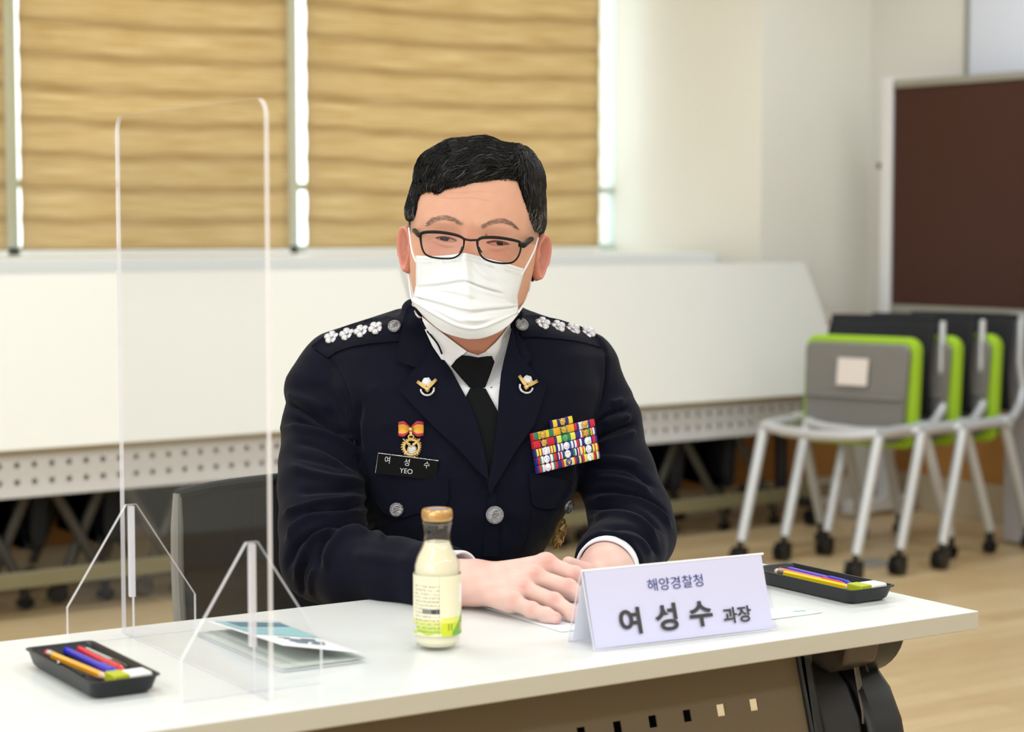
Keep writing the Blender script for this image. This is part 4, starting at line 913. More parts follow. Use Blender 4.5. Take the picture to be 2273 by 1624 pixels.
# ---- head and neck
HR = math.radians(5.2); HYAW = math.radians(4.0)
H0 = cs(1052, 533, 2.595)
def hl(p):
    """head-local metres (x viewer right, y up, z to the viewer) -> camera frame"""
    p = np.atleast_2d(p); x, y, z = p.T; x2 = x * math.cos(HYAW) - z * math.sin(HYAW); z2 = z * math.cos(HYAW) + x * math.sin(HYAW)
    X = x2 * math.cos(HR) + y * math.sin(HR) * -1 * -1; Y = -y * math.cos(HR) + x2 * math.sin(HR)
    return np.stack([H0[0] + X, H0[1] + Y, H0[2] - z2], 1)
HT = np.array([(.1235, .004, .0, -.022), (.1215, .018, .014, -.044), (.117, .035, .034, -.066), (.107, .050, .056, -.082), (.092, .063, .075, -.095), (.072, .0745, .088, -.101), (.046, .0815, .0945, -.103), (.020, .0835, .096, -.100), (.0, .0825, .0925, -.096),
               (-.020, .0815, .090, -.090), (-.045, .079, .089, -.082), (-.068, .0745, .087, -.075), (-.088, .067, .083, -.070), (-.104, .058, .075, -.067), (-.114, .054, .062, -.065), (-.124, .051, .046, -.064), (-.140, .049, .036, -.064), (-.165, .040, .020, -.060), (-.215, .034, .008, -.070)])
def eye_slit(X, Y, ex, ey, w_, ht, tilt):
    u = (X - ex); v = (Y - ey) - tilt * u; t = np.clip(np.abs(u) / w_, 0, 1); up_ = ht * (1 - t ** 2.2) * .55; dn = -ht * (1 - t ** 2.0) * .45; return u, v, t, up_, dn
EYES = [(-.0345, -.0005, .0140, .0060, -.10), (.0300, -.0010, .0140, .0060, .06)]
def _zface(x, y): a_ = np.interp(y, HT[::-1, 0], HT[::-1, 1]); f_ = np.interp(y, HT[::-1, 0], HT[::-1, 2]); return f_ * (1 - (abs(x) / a_) ** (2 / .86)) ** .475
def inv_face(px, py):
    x, y = 0.0, 0.0
    for k in range(12):
        P = hl([x, y, _zface(x, y)])[0]; gx0, gy0 = CX + FPX * P[0] / P[2], CY + FPX * P[1] / P[2]; x += (px - gx0) * .00055; y -= (py - gy0) * .00055
    return x, y
e1, e2 = inv_face(990, 531), inv_face(1104, 540)
EYES = [(e1[0], e1[1], .0140, .0054, -.06), (e2[0], e2[1], .0140, .0054, .04)]
DYE = (e1[1] + e2[1]) / 2; print('EYES', e1, e2)
def g2(X, Y, x, y, sx, sy): return np.exp(-((X - x) / sx) ** 2 - ((Y - y) / sy) ** 2)
def face_relief(X, Y):
    d = np.zeros_like(X)
    d += .0060 * g2(X, Y, -.003, -.013, .0075, .018) + .016 * g2(X, Y, -.001, -.034, .012, .018)     # nose
    d += .0030 * g2(X, Y, -.033, .013, .020, .008) + .0030 * g2(X, Y, .030, .013, .020, .008)
    for ex, ey, w_, ht, tl in EYES:
        d -= .0075 * g2(X, Y, ex * .9, ey + .003, .021, .012); d += .0050 * g2(X, Y, ex, ey, .0150, .0095)
        u, v, t, up_, dn = eye_slit(X, Y, ex, ey, w_, ht, tl)
        tr = np.abs(u) / w_
        ins = np.clip(np.minimum(up_ - v, v - dn) / .0007, -1, 1) * .5 + .5; d -= .0034 * ins * (t < 1)
        d -= .0007 * np.exp(-((v - up_ - .0036) / .0008) ** 2) * np.clip((1.3 - tr) / .3, 0, 1); d += .0007 * np.exp(-((v - up_ - .0016) / .0014) ** 2) * np.clip((1.15 - tr) / .2, 0, 1)
        d += .0016 * np.exp(-((v - dn + .0042) / .0024) ** 2) * np.exp(-(u / .012) ** 2); d -= .0008 * np.exp(-((v - dn + .0082 - 6 * u * u) / .0009) ** 2) * np.exp(-(u / .012) ** 2)
        sg = 1 if ex > 0 else -1
        for k in (-.25, .25, .8): d -= .0006 * np.exp(-((v + .001 - k * (u * sg - .014)) / .0007) ** 2) * np.exp(-((u * sg - .0195) / .005) ** 2)
    d += .0030 * g2(X, Y, -.042, -.028, .020, .016) + .0030 * g2(X, Y, .042, -.028, .020, .016)
    for k, (yy, x0_, x1_, s) in enumerate([(.054, -.036, .036, .0), (.0445, -.042, .030, -.03), (.063, -.012, .030, .01)]):
        d -= .00075 * np.exp(-((Y - yy - .0018 * np.sin(X * 90 + k) - s * X) / .0010) ** 2) * np.clip((X - x0_) / .008, 0, 1) * np.clip((x1_ - X) / .008, 0, 1) * (1.0 if k < 2 else .5)
    d -= .0010 * g2(X, Y, -.006, .012, .0012, .008) + .0010 * g2(X, Y, .006, .012, .0012, .008)
    return d
def head_point(Yl, ph, extra=0.0):
    """ph: 0 = viewer right, pi/2 = front"""
    a = np.interp(Yl, HT[::-1, 0], HT[::-1, 1]); zf = np.interp(Yl, HT[::-1, 0], HT[::-1, 2]); zb = np.interp(Yl, HT[::-1, 0], HT[::-1, 3])
    c, s = np.cos(ph), np.sin(ph); e = .86
    x = a * np.sign(c) * np.abs(c) ** e; zz = np.where(s > 0, zf, -zb) * np.sign(s) * np.abs(s) ** np.where(s > 0, .95, .9)
    return x, zz
def spl(y):  # smooth sampling of the profile table
    return y
Ys = np.concatenate([np.linspace(.1235, .100, 16), np.linspace(.099, .066, 24), np.linspace(.0652, -.026, 130), np.linspace(-.028, -.215, 64)])
def resample(T, ys):
    P = smoothpoly([tuple(r) for r in T], 6); P = np.array(P); return [np.interp(ys, P[::-1, 0], P[::-1, k]) for k in (1, 2, 3)]
RA, RF, RB = resample(HT, Ys)
phF = np.linspace(-.12, PI + .12, 250); phB = np.linspace(PI + .15, 2 * PI - .15, 50); PH = np.concatenate([phF, phB]); nP = len(PH); nY = len(Ys)
def ringset(da=0.0, relief=True):
    X = np.zeros((nY, nP)); Z = np.zeros((nY, nP)); Y = np.repeat(Ys[:, None], nP, 1); c, s = np.cos(PH)[None], np.sin(PH)[None]
    X = (RA[:, None] + da) * np.sign(c) * np.abs(c) ** .86; Z = np.where(s > 0, (RF[:, None] + da) * np.abs(s) ** .95, (RB[:, None] - da) * np.abs(s) ** .9)
    if relief: Z = Z + np.where(s > .12, face_relief(X, Y) * np.clip((s - .12) / .2, 0, 1), 0)
    return X, Y, Z
X, Y, Z = ringset(); HL = np.stack([X, Y, Z], -1).reshape(-1, 3)
HF = np.array([(j * nP + i, j * nP + (i + 1) % nP, (j + 1) * nP + (i + 1) % nP, (j + 1) * nP + i) for j in range(nY - 1) for i in range(nP)])
HL = np.concatenate([HL, [[0, .1240, -.008]]]); top = len(HL) - 1
headP = hl(HL)
def lines(x, y, pl, w_): d, t = pdist(x, y, pl); return np.exp(-(d / w_) ** 2)
SK = np.array(lin('D8A48C')); SK2 = np.array(lin('C9806A')); BR = np.array(lin('806055'))
def head_tint(P, L):
    x, y = px_of(P); n = len(P); c = np.repeat(SK[None], n, 0)
    def mixc(c, t, w_): return c * (1 - w_[:, None]) + np.array(t)[None] * w_[:, None]
    X, Y = L[:, 0], L[:, 1]
    nz = np.sin(X * 210) * np.sin(Y * 180 + 1) * np.sin(X * 90 - Y * 120); c = c * (1 + .03 * nz[:, None])
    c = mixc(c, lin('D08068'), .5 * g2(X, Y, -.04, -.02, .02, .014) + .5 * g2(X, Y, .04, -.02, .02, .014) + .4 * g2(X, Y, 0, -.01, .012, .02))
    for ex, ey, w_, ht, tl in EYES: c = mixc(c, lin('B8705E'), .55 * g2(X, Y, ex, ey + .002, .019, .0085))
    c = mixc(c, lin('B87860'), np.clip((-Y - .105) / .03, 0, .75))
    for pl, wd in (([(953, 497), (968, 487), (985, 483), (1008, 487), (1026, 497)], 6.0), ([(1071, 502), (1088, 495), (1108, 490), (1130, 495), (1148, 507)], 6.2)):
        d, t = pdist(x, y, smoothpoly(pl, 4)); ww = wd * (.55 + .55 * np.sin(np.clip(t * .9 + .12, 0, 1) * PI)); c = mixc(c, BR, np.where(L[:, 2] > 0, .50 * np.clip(1.25 - (d / ww) ** 2, 0, 1), 0))
    for ex, ey, w_, ht, tl in EYES:
        u, v, t, up_, dn = eye_slit(X, Y, ex, ey, w_, ht, tl)
        c = mixc(c, lin('3A2420'), np.clip(1 - np.abs(v - up_) / .0016, 0, 1) * .9 * (t < .98)); c = mixc(c, lin('8A5548'), np.clip(1 - np.abs(v - dn) / .0008, 0, 1) * .5 * (t < .98))
    c = mixc(c, lin('5A2A22'), np.clip(1.6 - np.hypot(x - 1079, y - 521) / 2.0, 0, 1) * .8)
    # shaved stubble at the temples
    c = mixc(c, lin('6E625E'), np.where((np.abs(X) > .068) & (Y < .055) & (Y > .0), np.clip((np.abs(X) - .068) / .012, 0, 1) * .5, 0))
    return c
headC = head_tint(headP, HL)
headMI = np.zeros(len(HF), int)
topF = np.array([(top, i, (i + 1) % nP, (i + 1) % nP) for i in range(nP)])
parts_P = [headP]; parts_F = [HF]; parts_C = [headC]; parts_M = [headMI]
def add_part(P, F, C, mi=0):
    o = sum(len(p) for p in parts_P); parts_P.append(P); parts_F.append(np.asarray(F) + o); parts_C.append(C); parts_M.append(np.full(len(F), mi))
# ears
def ear(sx, px, py, D, tilt):
    nu, nr = 40, 12; P = []; 
    for j in range(nr + 1):
        r = j / nr
        for i in range(nu):
            t = 2 * PI * i / nu; ax_ = .0155 * (1 + .12 * math.sin(t)); ay_ = .0315 * (1 if math.sin(t) > 0 else 1.04)
            if math.sin(t) < -.4: ax_ *= .80
            u = r * ax_ * math.cos(t); v = r * ay_ * math.sin(t)
            hgt = .0075 * math.exp(-((r - .86) / .13) ** 2) - .004 * math.exp(-((r - .35) / .25) ** 2) * (1 if v > -.018 else .2) + .003 * math.exp(-((r - .6) / .08) ** 2) * (math.cos(t) < .3)
            if r > .97: hgt -= .0045
            P.append((u, v, hgt))
    n0 = len(P)
    for i in range(nu):  # back shell
        t = 2 * PI * i / nu; P.append((.012 * math.cos(t) * .7, .026 * math.sin(t) * .8, -.012))
    P = np.array(P); F = [(j * nu + i, j * nu + (i + 1) % nu, (j + 1) * nu + (i + 1) % nu, (j + 1) * nu + i) for j in range(nr) for i in range(nu)]
    F += [(nr * nu + i, nr * nu + (i + 1) % nu, n0 + (i + 1) % nu, n0 + i) for i in range(nu)]
    # orient: normal mostly sideways and a little forward
    a = math.radians(38); nrm = np.array([sx * math.cos(a), 0, math.sin(a)]); ex = np.array([sx * math.sin(a) * 1.0, 0, -math.cos(a)]); ey = np.array([math.sin(tilt) * sx, math.cos(tilt), 0])
    L = P[:, :1] * ex + P[:, 1:2] * ey + P[:, 2:] * nrm
    c = cs(px, py, D); Q = np.stack([c[0] + L[:, 0] * math.cos(HR) + L[:, 1] * math.sin(HR), c[1] - L[:, 1] * math.cos(HR) + L[:, 0] * math.sin(HR), c[2] - L[:, 2]], 1)
    col = np.repeat(np.array(lin('D89482'))[None], len(P), 0) * (1 - .25 * np.exp(-((np.hypot(P[:, 0] / .0155, P[:, 1] / .0315) - .4) / .25) ** 2))[:, None]
    add_part(Q, F, col)
ear(-1, 903, 552, 2.608, .10); ear(1, 1200, 569, 2.608, .05)
# eyeballs (part of the body mesh)
mat('eye_white', '7A6A64', .35); mat('iris', '1A100C', .2, spec=.3); mat('pupil', '040303', .15, spec=.3)
def eyeball(ex, ey, look):
    L = np.array([ex, ey, 0]); d0, z0 = None, None
    zf_ = float(np.interp(ey, HT[::-1, 0], HT[::-1, 2])); aa = float(np.interp(ey, HT[::-1, 0], HT[::-1, 1])); zz = zf_ * (1 - (abs(ex) / aa) ** (1 / .86 * 2)) ** .475
    zs = zz + float(face_relief(np.array([ex + .02]), np.array([ey + .012]))[0]) * 0 - .0075 + .005 - .0020
    c = np.array([ex, ey, zs - .0118]); r = .0120; nu, nv = 32, 24; P = []; 
    for j in range(nv + 1):
        th_ = PI * j / nv
        for i in range(nu): P.append((math.sin(th_) * math.cos(2 * PI * i / nu), math.sin(th_) * math.sin(2 * PI * i / nu), math.cos(th_)))
    P = np.array(P); dl = np.array([look[0], look[1], 1.0]); dl /= np.linalg.norm(dl); ex_ = np.cross([0, 1, 0], dl); ex_ /= np.linalg.norm(ex_); ey_ = np.cross(dl, ex_)
    Q = (P[:, :1] * ex_ + P[:, 1:2] * ey_ + P[:, 2:] * dl) * r + c; F = []; mi = []
    for j in range(nv):
        for i in range(nu): F.append((j * nu + i, j * nu + (i + 1) % nu, (j + 1) * nu + (i + 1) % nu, (j + 1) * nu + i)); mi.append(3 if j < 3 else (2 if j < 6 else 1))
    o = sum(len(p) for p in parts_P); parts_P.append(hl(Q)); parts_F.append(np.array(F) + o); parts_C.append(np.ones((len(Q), 3))); parts_M.append(np.array(mi))
for (ex, ey, w_, ht, tl), lk in zip(EYES, ((-.12, -.02), (-.20, -.02))): eyeball(ex, ey, lk)
# ---- hands
def hand_mesh(fn, lo, hi, h=.00125): P, F = nets(fn, lo, hi, h); return smooth(P, F, 2), F
C_ = cs
W1 = C_(1046, 1287, 2.345); 
MC = [C_(1214, 1252, 2.352), C_(1186, 1280, 2.330), C_(1162, 1307, 2.308), C_(1138, 1336, 2.288)]
FNG = [[(MC[0], .0106), (C_(1276, 1274, 2.338), .0092), (C_(1318, 1292, 2.345), .0082), (C_(1345, 1306, 2.35), .0072)],
       [(MC[1], .0108), (C_(1262, 1304, 2.312), .0097), (C_(1306, 1334, 2.30), .0086), (C_(1330, 1352, 2.30), .0076)],
       [(MC[2], .0103), (C_(1230, 1334, 2.280), .0094), (C_(1272, 1362, 2.262), .0084), (C_(1302, 1378, 2.252), .0075)],
       [(MC[3], .0094), (C_(1180, 1353, 2.266), .0086), (C_(1212, 1364, 2.256), .0078), (C_(1233, 1371, 2.250), .0070)]]
def hand1(P):
    d = caps(P, W1 - (MC[1] - W1) * .55, W1, .029, .0245)
    d = smin(d, caps(P, W1 - (MC[1] - W1) * .55 + np.array([0, .006, 0]), W1 + np.array([0, .008, 0]), .026, .021), .01)
    for m, rr in zip(MC, (.0150, .0150, .0142, .0128)): d = smin(d, caps(P, W1 + (m - W1) * .12 + np.array([0, .003, .0]), m + (W1 - m) * .08 + np.array([0, .002, 0]), .018, rr), .014)
    f = None
    for ch_ in FNG:
        c = chain(P, ch_, .003)
        for (p, r) in ch_[1:3]: c = smin(c, np.linalg.norm(P - p.astype(np.float32), axis=1) - (r * 1.07), .004)
        f = c if f is None else np.minimum(f, c)
    d = smin(d, f, .0065)
    for m in MC: d = smin(d, np.linalg.norm(P - (m + np.array([0, -.0035, -.001])).astype(np.float32), axis=1) - .0098, .008)
    # thumb, folded below the palm
    d = smin(d, chain(P, [(W1 + (MC[0] - W1) * .25 + np.array([0, .012, .012]), .014), (C_(1175, 1300, 2.385), .0125), (C_(1235, 1318, 2.392), .0110), (C_(1275, 1322, 2.380), .0090)], .004), .006)
    return d
hp, hf = hand_mesh(hand1, np.array([C_(975, 1200, 2.36)[0], C_(1000, 1205, 2.35)[1], 2.20]), np.array([C_(1372, 1200, 2.36)[0], C_(1000, 1412, 2.30)[1], 2.43]))
W2 = C_(1342, 1262, 2.452)
M2 = [C_(1296, 1292, 2.40), C_(1278, 1300, 2.42), C_(1264, 1304, 2.44), C_(1256, 1306, 2.455)]
def hand2(P):
    d = caps(P, C_(1356, 1236, 2.53), W2, .0345, .031); d = smin(d, caps(P, C_(1362, 1246, 2.53), W2 + np.array([.010, .006, 0]), .031, .027), .01)
    for m in M2: d = smin(d, caps(P, W2 + (m - W2) * .1, m, .019, .0135), .012)
    for k, m in enumerate(M2):
        t = [C_(1236, 1318, 2.375), C_(1222, 1316, 2.40), C_(1212, 1313, 2.425), C_(1212, 1312, 2.445)][k]; e = t + np.array([-.020, .006, -.008]); d = smin(d, chain(P, [(m, .0105), (t, .0092), (e, .0080)], .003), .005)
    # thumb tip that shows above the other hand
    d = smin(d, chain(P, [(W2 + np.array([-.004, .006, -.014]), .013), (C_(1300, 1266, 2.395), .0098), (C_(1262, 1250, 2.378), .0085)], .004), .006)
    return d
hp2, hf2 = hand_mesh(hand2, np.array([C_(1180, 1200, 2.45)[0], C_(1000, 1168, 2.5)[1], 2.33]), np.array([C_(1440, 1200, 2.5)[0], C_(1000, 1350, 2.40)[1], 2.60]), .0015)
def clip_all(P, zmin=TZ + .0020):
    W = w_of(P); on = W[:, 2] < zmin; dz = zmin - W[on, 2]; P[on, 1] -= dz * math.cos(PITCH); P[on, 2] -= dz * math.sin(PITCH); return P
hp = clip_all(hp); hp2 = clip_all(hp2)
def hand_tint(P, spots):
    x, y = px_of(P); c = np.repeat(np.array(lin('E2BDB2'))[None], len(P), 0); c *= (1 + .05 * np.sin(x * .11 + y * .07) * np.sin(y * .13 - x * .05))[:, None]
    for sx, sy, r, k in spots: w_ = k * np.exp(-((x - sx) ** 2 + (y - sy) ** 2) / r ** 2); c = c * (1 - w_[:, None]) + np.array(lin('D98478'))[None] * w_[:, None]
    w_ = .35 * np.clip((1120 - x) / 120, 0, 1) * np.clip((y - 1270) / 60, 0, 1); c = c * (1 - w_[:, None]) + np.array(lin('CC8470'))[None] * w_[:, None]
    return c
sp1 = [(1216, 1244, 20, .42), (1187, 1270, 15, .4), (1163, 1299, 13, .42), (1138, 1334, 13, .35), (1277, 1272, 12, .4), (1263, 1297, 12, .4), (1231, 1328, 12, .4), (1178, 1354, 10, .35), (1238, 1372, 8, .4), (1070, 1240, 25, .3)]
# finger creases and nail
xx, yy_ = px_of(hp); hn = vnorm(hp, hf); hn *= -1 if (hn * (hp - hp.mean(0))).sum(1).mean() < 0 else 1
fd = np.zeros(len(hp))
for (a, b, c3) in (((1258, 1288), (1268, 1308), 3), ((1226, 1320), (1236, 1340), 3), ((1175, 1346), (1182, 1364), 3), ((1272, 1262), (1283, 1282), 3), ((1206, 1357), (1212, 1372), 3)):
    for o_ in (-4, 0, 4):
        d_, t_q = pdist(xx, yy_, [(a[0] + o_, a[1]), (b[0] + o_, b[1])]); fd -= .00045 * np.exp(-(d_ / 1.2) ** 2)
for pl in ([(1218, 1244), (1170, 1250), (1120, 1262)], [(1187, 1270), (1140, 1274), (1100, 1280)], [(1162, 1299), (1120, 1298), (1085, 1298)]):
    d_, t_q = pdist(xx, yy_, pl); fd += .0008 * np.exp(-(d_ / 5) ** 2)
hp = hp + hn * (fd * (hn[:, 2] < .1))[:, None]
c1 = hand_tint(hp, sp1); nail = np.clip(1.4 - ((xx - 1234) / 8.5) ** 2 - ((yy_ - 1372) / 5.5) ** 2, 0, 1) * (hn[:, 2] < -.2); c1 = c1 * (1 - nail[:, None] * .6) + np.array(lin('F2C8C2'))[None] * nail[:, None] * .6
hp = hp + hn * (.0006 * nail)[:, None]
add_part(hp, hf, c1); add_part(hp2, hf2, hand_tint(hp2, [(1300, 1240, 30, .2)]))
# hidden torso, arms and hips inside the clothes so the figure is one body
def inner(P):
    d = torso_sdf(P, .035); d = smin(d, chain(P, [(A_(1056, 640, 2.63), .046), (A_(1056, 800, 2.68), .05)]), .02)
    d = smin(d, chain(P, [(a, .030) for a, r in armR] + [(a, .028) for a, r in foreR[:-1]]), .02); return smin(d, chain(P, [(a, .030) for a, r in armL] + [(a, .028) for a, r in foreL[:-1]]), .02)
ip, if_ = nets(inner, lo, hi, .009); k_ = ip[:, 1] > cs(0, 815, 2.6)[1]
add_part(ip, if_[k_[if_].all(1)], np.repeat(SK2[None], len(ip), 0))
BP = np.concatenate(parts_P); BF = [tuple(f) for q_ in parts_F for f in q_] ; BM = np.concatenate(parts_M)
BF2 = BF + [(top, i, (i + 1) % nP) for i in range(nP)]; BM = np.concatenate([BM, np.zeros(nP, int)])
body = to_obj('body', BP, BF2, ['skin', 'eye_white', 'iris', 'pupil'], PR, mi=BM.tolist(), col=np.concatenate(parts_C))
SH = Surf(headP[:-1], HF)
mat('brow_hair', '75625A', .8)
for pl in ([(951, 498), (962, 489), (985, 483), (1008, 487), (1028, 498)], [(1069, 503), (1084, 496), (1108, 490), (1130, 495), (1150, 509)]):
    sp_ = smoothpoly(pl, 8); m = MB(); rb_ = random.Random(3)
    for k in range(170):
        t_ = rb_.random(); i_ = int(t_ * (len(sp_) - 1)); x_, y_ = sp_[i_]; wd_ = 5.5 * (.5 + .5 * math.sin(min(1, t_ * .9 + .12) * PI)); y_ += rb_.uniform(-wd_, wd_); out_ = 1 if pl[0][0] > 1050 else -1
        q_ = [(x_, y_), (x_ + out_ * 3.5, y_ - 2 + 5 * abs(t_ - .4) * 1), (x_ + out_ * 7, y_ - 1 + 7 * abs(t_ - .4))]; P_ = []
        for x2, y2 in q_:
            D_ = SH.hit(x2, y2)[0]
            if D_: P_.append(w_of(cs(x2, y2, D_ - .0006)[None])[0])
        if len(P_) == 3: m.tube(P_, [.00012, .00011, .00004], 3)
    m.build('eyebrow', 'brow_hair', body)
# ------------------------------------------------------------------ trousers, shoes, chair
wx, wy = 1.45, 2.40
def world_nets(name, fn, lo_, hi_, h, m, parent, it=3):
    P, F = nets(fn, lo_, hi_, h); P = smooth(P, F, it); return to_obj(name, P, F, m, parent, cam_space=False)
def trou(P):
    d = ell(P, (wx, wy + .06, .56), (.185, .15, .13))
    for s in (-1, 1):
        leg = chain(P, [((wx + s * .095, wy + .05, .545), .085), ((wx - .05 + s * .12, wy - .37, .535), .066), ((wx - .05 + s * .12, wy - .42, .30), .055), ((wx - .05 + s * .12, wy - .44, .09), .046)], .02); d = smin(d, leg, .03)
    return d
world_nets('trousers', trou, (1.05, 1.88, .03), (1.85, 2.70, .72), .009, 'navy_cloth', PR)
mat('shoe_black', '0C0C0D', .25, coat=.4)
for s in (-1, 1):
    sx_ = wx - .05 + s * .12
    world_nets('shoe', lambda P: np.maximum(smin(caps(P, (sx_, wy - .42, .045), (sx_, wy - .60, .035), .044, .038), caps(P, (sx_, wy - .42, .05), (sx_, wy - .42, .10), .046, .044), .02), -(P[:, 2] - .004)), (sx_ - .07, wy - .68, -.01), (sx_ + .07, wy - .34, .16), .006, 'shoe_black', PR, 1)
def office_chair():
    ox, oy = 1.345, 2.46; rz = math.radians(3)
    o = empty('office_chair', (ox, oy, 0), rz); tag(o, 'dark mesh-backed office chair with a grey side frame, under the seated man', 'chair')
    hw = .245
    def bk(u, v): x = (u - .5) * 2 * hw; return (x, .115 + .045 * v - .03 * (2 * u - 1) ** 2 + .02 * math.sin(v * PI), .46 + .343 * v - .006 * (2 * u - 1) ** 4)
    b = MB().grid(bk, 24, 20).build('backrest', 'chair_mesh', o, world=False, solid=-.006)
    for s in (0, 1): MB().tube([tuple(np.array(bk(s, v / 14)) + np.array([0, 0, 0])) for v in range(15)], [.009] * 12 + [.009, .0075, .006], 10).build('side_frame', 'chair_grey', o, world=False)
    MB().tube([bk(u / 16, 1) for u in range(17)], .0075, 8).build('top_rim', 'mesh_black', o, world=False)
    MB().prism(rrect(.48, .44, .06, 6), lambda u, v, h: (u, v - .10, h), .40, .452).build('seat', 'mesh_black', o, world=False, bevel=.012)
    for s in (-1, 1): MB().tube([(s * hw, .11, .50), (s * hw * .98, .10, .43), (s * hw * .96, -.05, .39), (s * hw * .96, -.28, .39)], .013, 10).build('side_rail', 'steel_grey', o, world=False)
    for sx in (-1, 1):
        for (ya, yb) in ((-.28, -.34), (.05, .20)):
            MB().tube([(sx * hw * .96, ya, .39), (sx * (hw + .01), yb, .075)], .0145, 10).build('leg', 'steel_grey', o, world=False)
            c = MB(); c.tube([(sx * (hw + .01), yb, .085), (sx * (hw + .01), yb, .05)], .009, 8); c.tube([(sx * (hw + .01) - .02, yb, .030), (sx * (hw + .01) + .02, yb, .030)], .030, 16); c.build('caster', 'plastic_black', o, world=False)
mat('chair_grey', '8A8B88', .45, noise=.03)
def meshmat():
    m = mat('chair_mesh', '171A24', .7); nt = m.node_tree; b = nt.nodes['Principled BSDF']; tc = nt.nodes.new('ShaderNodeTexCoord'); vo = nt.nodes.new('ShaderNodeTexVoronoi'); vo.inputs['Scale'].default_value = 230; vo.inputs['Randomness'].default_value = .05
    mp = nt.nodes.new('ShaderNodeMapping'); mp.inputs['Scale'].default_value = (1, .05, 1.3); nt.links.new(tc.outputs['Object'], mp.inputs[0]); nt.links.new(mp.outputs[0], vo.inputs['Vector'])
    cr = nt.nodes.new('ShaderNodeValToRGB'); cr.color_ramp.elements[0].color = (*lin('3C3E46'), 1); cr.color_ramp.elements[0].position = .25; cr.color_ramp.elements[1].color = (*lin('13151C'), 1); cr.color_ramp.elements[1].position = .42
    nt.links.new(vo.outputs['Distance'], cr.inputs[0]); nt.links.new(cr.outputs[0], b.inputs['Base Color'])
meshmat(); office_chair()
# ------------------------------------------------------------------ shirt, tie, lapels
NS_P = np.concatenate([JP, headP[:-1]]); NS_F = [tuple(f) for f in JF] + [tuple(f + len(JP)) for f in HF if True]
SA = Surf(NS_P, NS_F)                       # jacket and neck together
shirt = patch('shirt', [(935, 715), (960, 768), (985, 805), (1012, 850), (1040, 900), (1060, 950), (1084, 1075), (1098, 1010), (1112, 930), (1122, 850), (1134, 790), (1140, 722), (1100, 775), (1084, 790), (1061, 796), (1036, 788), (990, 750)], SA, .0042, 'shirt_white', PR, sm=14, dmax=2.60)
def cuff(name, a, b, r, ln):
    d_ = (b - a) / np.linalg.norm(b - a); m = MB(); u = np.cross(d_, [0, 1, 0]); u /= np.linalg.norm(u); v = np.cross(d_, u)
    prof = [(-.03, r - .0015), (ln - .002, r - .0005), (ln, r - .0012), (ln - .001, r - .0042), (-.03, r - .0048)]; n = 48; vs = []; fs = []
    for t, rr in prof:
        for j in range(n): q_ = 2 * PI * j / n; vs.append(b + d_ * t + (u * math.cos(q_) + v * math.sin(q_)) * rr)
    for i in range(len(prof) - 1):
        for j in range(n): fs.append((i * n + j, i * n + (j + 1) % n, (i + 1) * n + (j + 1) % n, (i + 1) * n + j))
    P = clip_all(np.array(vs), TZ + .0012); return to_obj(name, P, fs, 'shirt_white', shirt)
cuff('cuff', foreR[-2][0], foreR[-1][0], .0345, .010)
cuff('cuff', foreL[-2][0], foreL[-1][0], .0400, .010)
# collar leaves of the shirt
patch('collar', [(936, 702), (960, 722), (990, 745), (1015, 764), (1036, 779), (1030, 785), (1018, 793), (1000, 812), (990, 800), (975, 775), (955, 742), (938, 712)], SA, .0065, 'shirt_white', shirt, sm=14, thick=.0018, step=5)
patch('collar', [(1132, 716), (1118, 738), (1100, 760), (1079, 779), (1086, 787), (1095, 797), (1104, 814), (1112, 834), (1118, 806), (1126, 770), (1134, 735)], SA, .0065, 'shirt_white', shirt, sm=14, thick=.0018, step=5)
patch('collar_band', [(1030, 777), (1045, 783), (1061, 788), (1075, 782), (1084, 777), (1090, 790), (1061, 798), (1022, 790)], SA, .0045, 'shirt_white', shirt, sm=6, thick=.001, step=4)
tie = patch('necktie', [(1043, 862), (1028, 892), (1040, 925), (1055, 960), (1068, 1010), (1080, 1078), (1090, 1075), (1102, 1020), (1112, 950), (1108, 918), (1092, 888), (1078, 862), (1060, 858)], SA, .007, 'tie_black', PR, sm=8)
patch('knot', [(1025, 788), (1040, 789), (1061, 793), (1082, 790), (1092, 790), (1098, 803), (1088, 832), (1077, 860), (1060, 862), (1044, 861), (1024, 840), (1001, 813), (1012, 798)], SA, .0125, 'tie_black', tie, sm=8, relief=lambda x, y: .005 * np.exp(-((x - 1060) / 26) ** 2), step=6)
# jacket fronts: lapels and collar
def roll(x0, y0, x1, y1, w_, a):   # rolled edge towards a line
    def f(x, y):
        t = ((x - x0) * (y1 - y0) - (y - y0) * (x1 - x0)) / math.hypot(x1 - x0, y1 - y0); return a * np.exp(-(t / w_) ** 2)
    return f
lapR = patch('lapel', [(936, 712), (960, 756), (985, 797), (1003, 822), (1020, 854), (1036, 884), (1048, 908), (1060, 940), (1072, 985), (1081, 1030), (1085, 1066), (1060, 1044), (1034, 1014), (1006, 985), (966, 950), (925, 908), (883, 862), (902, 838), (922, 816), (940, 792), (958, 766), (945, 742)], SJ, .008, 'navy_light', jk, sm=10, relief=roll(940, 718, 1083, 1064, 26, .005), step=8, thick=.0035, dmax=2.583)
lapL = patch('lapel', [(1137, 722), (1128, 760), (1118, 800), (1112, 828), (1107, 880), (1104, 930), (1099, 980), (1092, 1030), (1083, 1070), (1087, 1098), (1108, 1063), (1143, 1003), (1168, 968), (1186, 942), (1200, 900), (1214, 857), (1190, 832), (1170, 808), (1152, 784), (1143, 752)], SJ, .008, 'navy_light', jk, sm=10, relief=roll(1128, 740, 1087, 1096, 24, .005), step=8, thick=.0035, dmax=2.583)
